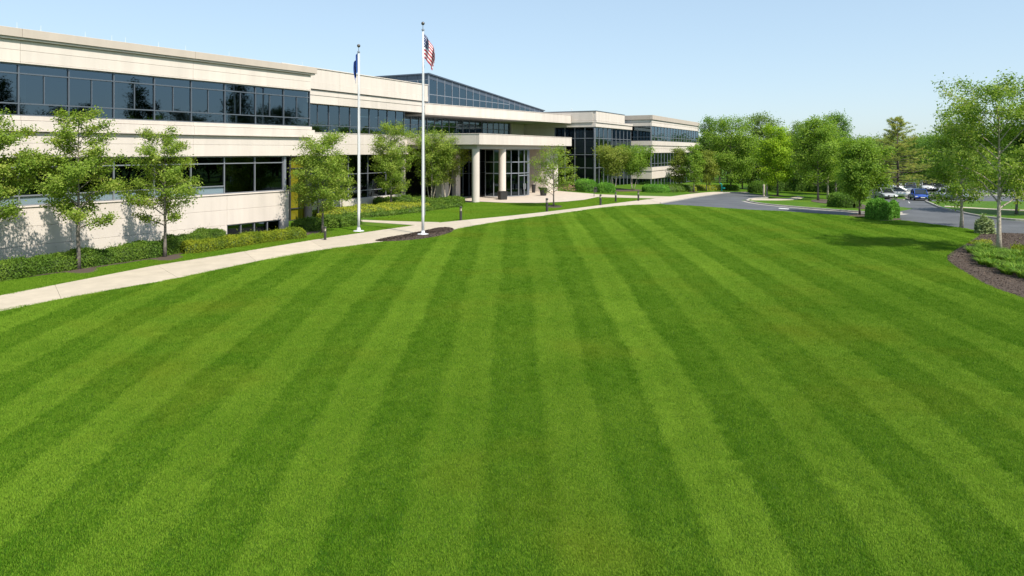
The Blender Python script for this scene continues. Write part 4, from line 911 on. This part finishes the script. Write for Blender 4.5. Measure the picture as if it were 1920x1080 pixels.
# ------------------------------------------------------------------ flagpoles and flags
def flagpole(px_, py_, top, label):
    p = gp(px_, py_); H = hgt(top, p); o = empty('flagpole', p)
    mb = MB(); mb.lathe([(.088, .1), (.088, 1.2), (.080, H * .4), (.060, H * .75), (.040, H - .55)], 16); mb.build('pole', M['white_metal'], o, smooth=True)
    mb = MB(); mb.lathe([(.36, .0), (.36, .04), (.32, .06), (.15, .07), (.13, .12), (.12, .22), (.1, .25)], 24); mb.build('base_collar', M['white_metal'], o)
    mb = MB(); mb.lathe([(.03, H - .55), (.085, H - .54), (.085, H - .46), (.03, H - .44), (.02, H - .2)], 12); mb.build('truck', M['metal_light'], o)
    mb = MB(); mb.lathe([(.001, H - .2)] + [(.11 * math.sin(t), H - .1 - .11 * math.cos(t)) for t in np.linspace(.25, 2.9, 9)] + [(.001, H)], 14); mb.build('finial_ball', M['gold'], o, smooth=True)
    mb = MB(); mb.tube([(.12, .02, 1.3), (.10, .02, H * .5), (.09, .02, H - .5)], .008, 4); mb.build('halyard', M['white_metal'], o)
    mb = MB(); mb.box(.1, .14, -.02, .02, 1.2, 1.4); mb.build('cleat', M['metal_light'], o)
    tag(o, label, 'flagpole', 'white flagpoles by the walk'); return p, H
FR = mat('flag_red', (0.42, 0.02, 0.05), .8, var=.08, scale=5); FWH = mat('flag_white', (0.72, 0.72, 0.72), .8, var=.04, scale=5); FN = mat('flag_navy', (0.02, 0.035, 0.13), .8, var=.1, scale=5); FB_ = mat('flag_blue', (0.02, 0.07, 0.30), .8, var=.1, scale=5)
def flag(name, p, ztop, hoist, side, reach, drop, colour, mats, label, folds=3.2, nu=60, nv=39):
    v = []; f = []; m = []
    for j in range(nv + 1):
        w = j / nv
        for i in range(nu + 1):
            u = i / nu
            x = side * (.07 + reach * (u ** .85) * (.72 + .28 * math.sin(w * 2.6 + .4)) + .05 * math.sin(u * 9 + w * 3) * u)
            y = .20 * math.sin(u * folds * math.pi + w * 1.2) * min(1, u * 4) * (1 - .25 * u) - .1 * u
            z = ztop - w * hoist * (1 - .10 * u) - drop * (u ** 1.15) - .04 * math.sin(u * 7 + w * 5) * u
            v.append((x, y, z))
    k = nu + 1
    for j in range(nv):
        for i in range(nu):
            f.append((j * k + i, j * k + i + 1, (j + 1) * k + i + 1, (j + 1) * k + i)); m.append(colour((i + .5) / nu, (j + .5) / nv))
    return tag(link(name, pymesh(name, v, f, mats, m, True), None, p), label, 'flag')
pA, HA = flagpole(672.5, 434, 83, 'shorter white flagpole in the grass beside the walk, carrying the blue flag')
pB, HB = flagpole(793, 440, 41, 'taller white flagpole in the mulch bed, carrying the striped flag')
def stars_stripes(u, v):
    if u < .4 and v < 7 / 13:
        r = v / (7 / 13) * 9.99; c = u / .4 * 11
        fr_, fc = r % 1, c % 1
        return 1 if (int(r) + int(c)) % 2 == 0 and .2 < fr_ < .8 and .2 < fc < .8 else 2
    return 0 if int(v * 13) % 2 == 0 else 1
flag('striped_flag', pB, HB - .75, 1.5, 1, .74, .98, stars_stripes, [FR, FWH, FN], 'red and white striped flag with starred navy corner, drooping from the taller pole', nu=66, nv=52)
def blue_flag(u, v):
    e = (u - .5) ** 2 / .02 + (v - .5) ** 2 / .05
    return 1 if (.75 < e < 1.1) or (e < .3 and (int(u * 40) + int(v * 26)) % 3 == 0) or (.45 < u < .55 and .82 < v < .88) else 0
flag('blue_flag', pA, HA - .45, 1.3, -1, .22, .95, blue_flag, [FB_, FWH], 'blue flag with a small pale emblem, hanging limp from the shorter pole', folds=4.2)

# ------------------------------------------------------------------ bollard lights, posts, planters
def bollard(px_, py_, top, label):
    p = gp(px_, py_); H = hgt(top, p); o = empty('bollard_light', p, .7)
    mb = MB(); r = H * .095
    mb.lathe([(r * 1.25, 0), (r * 1.25, .03), (r, .035), (r, H * .68)], 14); mb.build('post', M['black_metal'], o)
    mb = MB(); mb.lathe([(r * .72, H * .68), (r * .72, H * .88)], 14); mb.build('lens', M['lens'], o)
    mb = MB()
    for t in (0, 2.09, 4.19): mb.box(r * .85 * math.cos(t) - .012, r * .85 * math.cos(t) + .012, r * .85 * math.sin(t) - .012, r * .85 * math.sin(t) + .012, H * .68, H * .88)
    mb.build('guard', M['black_metal'], o)
    mb = MB(); mb.lathe([(r, H * .88), (r * 1.02, H * .9), (r, H * .97), (r * .75, H)], 14); mb.build('cap', M['black_metal'], o)
    return tag(o, label, 'light', 'bollard lights along the walks')
bollard(609.5, 450.5, 425, 'dark bollard light on the grass strip left of both flagpoles')
bollard(864, 413.5, 387, 'dark bollard light right of the taller flagpole, by the walk')
bollard(1025.5, 396.5, 371.5, 'dark bollard light beside the small tree in front of the entrance')
bollard(1126, 385, 364.5, 'dark bollard light before the boxwood blocks, nearest the walk')
bollard(1154.5, 378.5, 360.5, 'dark bollard light below the olive multi stem tree')
bollard(1197, 376.8, 358.5, 'dark bollard light farthest along, near the square ended hedge')
p = gp(1116.5, 368.5); H = hgt(351.5, p); o = empty('looped_post', p)
mb = MB(); mb.tube([(-.16, 0, 0), (-.16, 0, H * .85), (-.1, 0, H * .97), (0, 0, H), (.1, 0, H * .97), (.16, 0, H * .85), (.16, 0, H * .55)], .035, 8); mb.build('hoop', M['black_metal'], o)
mb = MB(); mb.box(-.13, .13, -.03, .03, H * .45, H * .8); mb.build('sign_plate', M['black_metal'], o)
mb = MB(); mb.box(-.22, -.1, -.06, .06, 0, .04); mb.build('foot_plate', M['black_metal'], o)
tag(o, 'dark hooped post at the corner of the entrance plaza', 'post')
def white_post(px_, py_, top, label):
    p = gp(px_, py_); H = hgt(top, p); o = empty('white_post', p)
    mb = MB(); mb.lathe([(.13, 0), (.13, H * .94), (.11, H * .98), (.04, H)], 14); mb.build('shaft', M['slab'], o, smooth=False)
    mb = MB(); mb.lathe([(.24, 0), (.24, .08), (.14, .1)], 14); mb.build('foot', M['slab'], o)
    tag(o, label, 'post', 'white posts on the island')
white_post(1432.2, 368.7, 346, 'white post nearer the drive, left of the pair on the island'); white_post(1438, 366.2, 344.5, 'white post behind and right of its pair on the island')
p = gp(1353, 358.5); H = hgt(344, p); o = empty('teal_post', p)
mb = MB(); mb.tube([(0, 0, 0), (0, 0, H * .86), (-.08, 0, H * .94), (-.3, 0, H)], .1, 10); mb.build('pipe', M['teal'], o)
mb = MB(); mb.box(.12, .5, -.12, .12, H * .32, H * .5); mb.build('outlet', M['teal'], o)
tag(o, 'teal painted hooked pipe standing on the roadside verge', 'post')
def planter(name, px_, py_, top, w, square, label, taper=.8):
    p = gp(px_, py_); p.z += .03; H = hgt(top, p); o = empty(name, p, .45); mb = MB(); n = 4 if square else 20; k = 2 ** .5 if square else 1
    w = w / 2 * k; mb.lathe([(w * taper, 0), (w, H * .93), (w * 1.06, H * .93), (w * 1.06, H), (w * .92, H), (w * .9, H * .9)], n); mb.build('shell', M['planter'], o, rot=(0, 0, math.pi / 4 if square else 0))
    mb = MB(); mb.lathe([(w * .88, H * .86), (w * .88, H * .92), (.01, H * .93)], n); mb.build('soil', M['soil'], o, rot=(0, 0, math.pi / 4 if square else 0))
    return tag(o, label, 'planter')
planter('square_planter', 942.2, 374.6, 358.5, .82, True, 'square black planter at the foot of the second entrance column', .88)
planter('round_planter', 1018.8, 367.2, 352, .95, False, 'tapered black planter right of the entrance doors', .72)
planter('tall_planter', 1000.5, 361.6, 346, .55, False, 'tall narrow black planter against the wall beside the doors', .75)
# pink flowers by the wall
p = gp(1068, 358.5); rf = np.random.default_rng(3); n = 420
c = rf.normal(size=(n, 3)) * np.array([.75, .4, .22]) + np.array([0, 0, .42]); c[:, 2] = np.clip(c[:, 2], .08, .95)
o = empty('flowering_plant', p)
link('blossom', npmesh('blossom', leaf_quads(c, .13, rf, .6), np.arange(4 * n).reshape(-1, 4), M['flower'], attr=np.repeat(rf.random(n), 4)), o)
n = 700; c = rf.normal(size=(n, 3)) * np.array([.8, .42, .2]) + np.array([0, 0, .25]); c[:, 2] = np.clip(c[:, 2], .03, .8)
link('foliage', npmesh('foliage', leaf_quads(c, .14, rf, .5), np.arange(4 * n).reshape(-1, 4), M['leaf_deep'], attr=np.repeat(rf.random(n), 4)), o)
tag(o, 'pink flowering plant at the foot of the entrance wall', 'plant')

# ------------------------------------------------------------------ cars
M['tyre'] = mat('tyre_rubber', (0.02, 0.02, 0.02), .9); M['rim'] = mat('alloy_rim', (0.45, 0.45, 0.46), .35, metal=.8)
M['car_glass'] = mat('car_glass', (0.015, 0.02, 0.025), .05, spec=.8); M['headlamp'] = mat('headlamp', (0.75, 0.77, 0.8), .15, spec=.8); M['grille'] = mat('grille_plastic', (0.015, 0.015, 0.015), .5)
def paint(name, c): return mat(name, c, .3, metal=.25, coat=.8)
CARP = {'blue': paint('blue_car_paint', (0.015, 0.07, 0.42)), 'white': paint('white_car_paint', (0.72, 0.72, 0.72)), 'grey': paint('grey_car_paint', (0.20, 0.22, 0.24)), 'silver': paint('silver_car_paint', (0.5, 0.52, 0.53)), 'dark': paint('dark_car_paint', (0.04, 0.045, 0.05))}
def car_meshes(suv, body):
    """x forward; car 4.6 m long"""
    Wd = .92; hb, hr = (.98, 1.68) if suv else (.86, 1.44)
    st = [(-2.28, .48, .78, hb - .12), (-2.18, .32, .86, hb - .02), (-1.7, .25, .92, hb + .03), (-.8, .22, .93, hb + .02), (.4, .22, .93, hb), (1.1, .24, .92, hb - .04), (1.75, .26, .90, hb - .12), (2.15, .30, .84, hb - .22), (2.30, .42, .70, hb - .34)]
    def loft(st, sec):
        v = []; f = []
        for a in st: v += sec(*a)
        n = len(sec(*st[0]))
        for j in range(len(st) - 1):
            for i in range(n): f.append((j * n + i, j * n + (i + 1) % n, (j + 1) * n + (i + 1) % n, (j + 1) * n + i))
        f += [tuple(range(n))[::-1], tuple((len(st) - 1) * n + i for i in range(n))]
        return v, f
    sec = lambda x, z0, w, z1: [(x, -w * .9, z0), (x, w * .9, z0), (x, w, z0 + (z1 - z0) * .35), (x, w * .98, z0 + (z1 - z0) * .75), (x, w * .86, z1), (x, 0, z1 + .04), (x, -w * .86, z1), (x, -w * .98, z0 + (z1 - z0) * .75), (x, -w, z0 + (z1 - z0) * .35)]
    B = MB(); B.add(*loft(st, sec)); bodym = B.mesh('body', CARP[body], True)
    gz = [(-2.0 if suv else -1.85, hb, .78, hb + .05), (-1.72 if suv else -1.25, hb, .76, hr - .06), (-.8, hb, .76, hr), (.1, hb, .75, hr - .03), (1.08, hb - .02, .74, hb + .05)]
    gsec = lambda x, z0, w, z1: [(x, -w, z0), (x, w, z0), (x, w * (.98 - .2 * (z1 - z0)), z1), (x, -w * (.98 - .2 * (z1 - z0)), z1)]
    Cb = MB(); Cb.add(*loft(gz, gsec)); cabm = Cb.mesh('windows', M['car_glass'])
    Rf = MB(); rf_ = [(a[0] + (.08 if i == 0 else 0), a[3], a[2] * (.98 - .2 * (a[3] - a[1])) + .01, a[3] + .035) for i, a in enumerate(gz[1:4])]
    Rf.add(*loft(rf_, lambda x, z0, w, z1: [(x, -w, z0 - .02), (x, w, z0 - .02), (x, w * .9, z1), (x, -w * .9, z1)]))
    for s in (-1, 1):
        for i in (1, 3):
            a, b = gz[i], gz[i + 1] if i == 3 else gz[i - 1]
            w0 = a[2] * (.98 - .2 * (a[3] - a[1])); Rf.tube([(a[0], s * w0, a[3]), (b[0], s * (b[2] * .99), b[3] if i != 3 else b[3] - .03)], .045, 5)
        x2 = -.75; Rf.tube([(x2, s * .765, hb), (x2, s * .66, hr)], .05, 5)
    roofm = Rf.mesh('roof', CARP[body])
    wt = MB(); wt.lathe([(.22, -.1), (.33, -.1), (.345, -.05), (.345, .05), (.33, .1), (.22, .1)], 20, cap=False); tyre = wt.mesh('wheel', M['tyre'], False)
    rm = MB(); rm.lathe([(.01, .05), (.07, .09), (.08, .075), (.2, .085), (.225, .1), (.23, .02)], 10, cap=True); rim = rm.mesh('rim', M['rim'])
    return dict(body=bodym, cab=cabm, roof=roofm, tyre=tyre, rim=rim, hb=hb)
_cars = {}
def car(px_, py_, heading, kind, body, label, name=None):
    p = gp(px_, py_); key = (kind, body)
    if key not in _cars: _cars[key] = car_meshes(kind == 'suv', body)
    m = _cars[key]; o = empty('parked_suv' if kind == 'suv' else 'car', (p.x, p.y, p.z + .012), math.radians(heading))
    link('body', m['body'], o); link('window_glass', m['cab'], o); link('roof', m['roof'], o)
    for x in (-1.42, 1.42):
        for s in (-1, 1):
            w = link('wheel', m['tyre'], o, (x, s * .82, .345), (math.radians(-90 * s), 0, 0)); link('rim', m['rim'], w)
    for s in (-1, 1):
        mb = MB(); mb.box(2.06, 2.235, s * .68 - .15, s * .68 + .15, m['hb'] - .34, m['hb'] - .2); mb.build('headlight', M['headlamp'], o)
        mb = MB(); mb.box(.86, 1.0, s * 1.0 - .1, s * 1.0 + .1, m['hb'] - .02, m['hb'] + .13); mb.build('wing_mirror', CARP[body], o)
    mb = MB(); mb.box(2.2, 2.325, -.45, .45, .42, .6); mb.build('grille', M['grille'], o)
    mb = MB(); mb.box(2.325, 2.335, -.24, .24, .44, .55); mb.build('number_plate', M['headlamp'], o)
    mb = MB(); mb.box(2.1, 2.32, -.72, .72, .27, .36); mb.build('bumper', M['grille'], o)
    return tag(o, label, 'car', 'cars in the car park')
car(1724.5, 375.6, -112, 'sedan', 'blue', 'bright blue saloon facing the drive at the car park mouth')
car(1707, 363.4, -118, 'suv', 'grey', 'grey car parked behind the blue saloon')
car(1672, 357, -80, 'suv', 'white', 'white car parked behind the trunk of the pine')
car(1737.5, 358, -115, 'suv', 'white', 'white car parked in the back row right of the grey car')
car(1751, 358.4, -100, 'sedan', 'dark', 'dark car parked right of the white back row car')
car(1660, 372.4, -100, 'sedan', 'silver', 'silver white car beside the pine, half hidden by the round headed tree')
car(1687, 370.5, -35, 'sedan', 'white', 'low white car crosswise behind the pine trunk')
car(1773, 372.5, -120, 'sedan', 'white', 'white car seen through the branches of the slimmer lawn tip tree')
car(1790, 374.5, -60, 'sedan', 'silver', 'silver car low behind the leaves right of the lawn tip tree')
car(1775, 357.8, -105, 'suv', 'silver', 'silver car in the back row behind the leaves')

# ------------------------------------------------------------------ grass
def tuft(seed, lean, r=.11, nb=88, h=.034):
    """a patch of mown blades, combed towards +Y by lean"""
    rng = np.random.default_rng(seed); v = []; t = []; col = []
    for i in range(nb):
        a = rng.uniform(0, 6.28); rr = r * rng.random() ** .5; x, y = rr * math.cos(a), rr * math.sin(a); L_ = h * rng.uniform(.5, 1.25); w = rng.uniform(.0020, .0044)
        a2 = rng.uniform(0, 6.28); q = rng.uniform(.15, .75); ex, ey = math.cos(a2) * q, math.sin(a2) * q + lean; ln = L_ * min(1.2, math.hypot(ex, ey)); a2 = math.atan2(ey, ex)
        dx, dy = math.cos(a2), math.sin(a2); b = len(v); c = rng.random(); zt = L_ * (1 - .35 * min(1, ln / L_))
        v += [(x - dy * w, y + dx * w, 0), (x + dy * w, y - dx * w, 0), (x + dx * ln * .4 + dy * w * .8, y + dy * ln * .4 - dx * w * .8, zt * .7), (x + dx * ln * .4 - dy * w * .8, y + dy * ln * .4 + dx * w * .8, zt * .7), (x + dx * ln, y + dy * ln, zt)]
        t += [(b, b + 1, b + 2), (b, b + 2, b + 3), (b + 3, b + 2, b + 4)]; col += [c] * 5
    return npmesh('tuft', np.array(v), None, M['grass_blade'], tris=np.array(t), attr=col)
TC = bpy.data.collections.new('grass_tufts')
for i in range(12):
    TC.objects.link(bpy.data.objects.new('grass_tuft_%02d' % i, tuft(90 + i, (-.08, .14, .44)[i // 4])))
def lowfreq(x, y, s, seed):
    r_ = np.random.default_rng(seed); o = np.zeros_like(x)
    for k in range(28):
        a, ph = r_.uniform(0, 6.28), r_.uniform(0, 6.28); f = s * r_.uniform(.6, 1.8); o += np.sin((x * math.cos(a) + y * math.sin(a)) * f + ph)
    return o / 6.5
def grass(name, poly, label, striped, dens0=120., ymax=66, ymin=6.5, holes=()):
    poly = [tuple(p) for p in poly]; X, Yv = [], []; rng = np.random.default_rng(77)
    y0 = ymin
    while y0 < ymax:                                     # rows of a jittered grid that opens up with distance
        d = float(np.clip(dens0 * (13 / y0) ** 1.15, 13, dens0)); g = d ** -.5; wd = .75 * y0 + 3.0
        xr = np.arange(-wd, wd, g); X.append(xr + rng.uniform(-.5, .5, len(xr)) * g); Yv.append(y0 + rng.uniform(-.5, .5, len(xr)) * g); y0 += g
    x = np.concatenate(X); y = np.concatenate(Yv); k = inpoly(x, y, poly)
    for h_ in holes: k &= ~inpoly(x, y, [tuple(p) for p in h_])
    x = x[k]; y = y[k]; n = len(x)
    d = np.clip(dens0 * (13 / y) ** 1.15, 13, dens0); sc = np.clip(np.sqrt(dens0 / d) * 1.0, 1, 3.0)
    if striped:
        wv = 1.45 * y ** .16; u = (x + .47 + .03 * np.sin(y * 1.7) + .05 * np.sin(y * .43 + np.floor(x) * 1.3) + rng.normal(0, .035, n)) / wv; fr = u % 1; band = np.sin(np.floor(u) * 12.9898) * 43758.5453; band = band - np.floor(band)
        st = np.interp(fr, [0, .08, .20, .34, .42, .485, .52, .62, .76, .90, .975, .995, 1], [0, .02, .20, .24, .05, .02, .88, .95, .66, .85, 1, .1, 0]) * (.72 + .36 * band) * (1 + .28 * lowfreq(x, y, .35, 4))
    else: st = .45 + .25 * lowfreq(x, y, .5, 8)
    col = .21 + .29 * st + .07 * lowfreq(x, y, 1.1, 5) + .05 * lowfreq(x, y, 5.0, 6) + rng.normal(0, .035, n)  # light and dark of the leaning passes, also put into the blade colour
    cls = np.clip(np.round(st + rng.normal(.5, .3, n)), 0, 2).astype(int) if striped else np.ones(n, int)
    rot = np.stack([np.zeros(n), np.zeros(n), rng.normal(0, .35, n)], 1)
    me = bpy.data.meshes.new(name); me.vertices.add(n); me.vertices.foreach_set('co', np.stack([x, y, G(x, y) + .008], 1).astype(np.float32).ravel())
    def at(nm, tp, arr, key): a = me.attributes.new(nm, tp, 'POINT'); a.data.foreach_set(key, np.asarray(arr).ravel())
    at('col', 'FLOAT', np.clip(col, 0, 1).astype(np.float32), 'value'); at('rot', 'FLOAT_VECTOR', rot.astype(np.float32), 'vector')
    zs = rng.uniform(.8, 1.2, n) * np.clip(sc, 1, 1.25)
    at('scl', 'FLOAT_VECTOR', np.stack([sc * rng.choice([-1, 1], n), sc, zs], 1).astype(np.float32), 'vector'); at('idx', 'INT', (cls * 4 + rng.integers(0, 4, n)).astype(np.int32), 'value')
    o = link(name, me); tag(o, label, 'grass', kind='stuff')
    ng = bpy.data.node_groups.get('scatter_tufts')
    if not ng:
        ng = bpy.data.node_groups.new('scatter_tufts', 'GeometryNodeTree'); N = ng.nodes; L = ng.links
        ng.interface.new_socket('Geometry', in_out='INPUT', socket_type='NodeSocketGeometry'); ng.interface.new_socket('Geometry', in_out='OUTPUT', socket_type='NodeSocketGeometry')
        gi = N.new('NodeGroupInput'); go = N.new('NodeGroupOutput'); iop = N.new('GeometryNodeInstanceOnPoints'); ci = N.new('GeometryNodeCollectionInfo')
        ci.inputs['Collection'].default_value = TC; ci.inputs['Separate Children'].default_value = True; ci.inputs['Reset Children'].default_value = True
        iop.inputs['Pick Instance'].default_value = True
        def na(nm, tp): q = N.new('GeometryNodeInputNamedAttribute'); q.data_type = tp; q.inputs['Name'].default_value = nm; return q.outputs['Attribute']
        L.new(gi.outputs[0], iop.inputs['Points']); L.new(ci.outputs[0], iop.inputs['Instance']); L.new(na('idx', 'INT'), iop.inputs['Instance Index'])
        L.new(na('rot', 'FLOAT_VECTOR'), iop.inputs['Rotation']); L.new(na('scl', 'FLOAT_VECTOR'), iop.inputs['Scale']); L.new(iop.outputs[0], go.inputs[0])
    md = o.modifiers.new('scatter', 'NODES'); md.node_group = ng
    return n
grass('lawn_grass', lawn_poly, 'short striped green grass of the big lawn', True, holes=[BEDS[0]] + BEDS[3:5] + [BEDS[7]])
verge = path_up_s[:48] + px2([(770, 423), (700, 425), (668, 424), (610, 431), (575, 447), (500, 456), (420, 466), (320, 482), (150, 508), (0, 530), (-150, 565)])
grass('verge_grass', verge, 'green grass strip between the walk and the wall hedges', False, 120, 60, 18, holes=BEDS[5:7])
verge2 = px2([(690, 411), (750, 414.5), (826, 416.5), (905, 409), (996, 400), (1099, 387.6), (1174, 378.2), (1225, 372.8), (1160, 371.4), (1122, 370.4), (1095, 376), (1060, 379.5), (1010, 382), (947, 381.5), (901, 379.6), (866, 381), (862, 388), (815, 395), (760, 402)])
grass('entrance_grass', verge2, 'green lawn between the walk and the entrance plaza', False, 120, 92, 40, holes=[BEDS[3]])
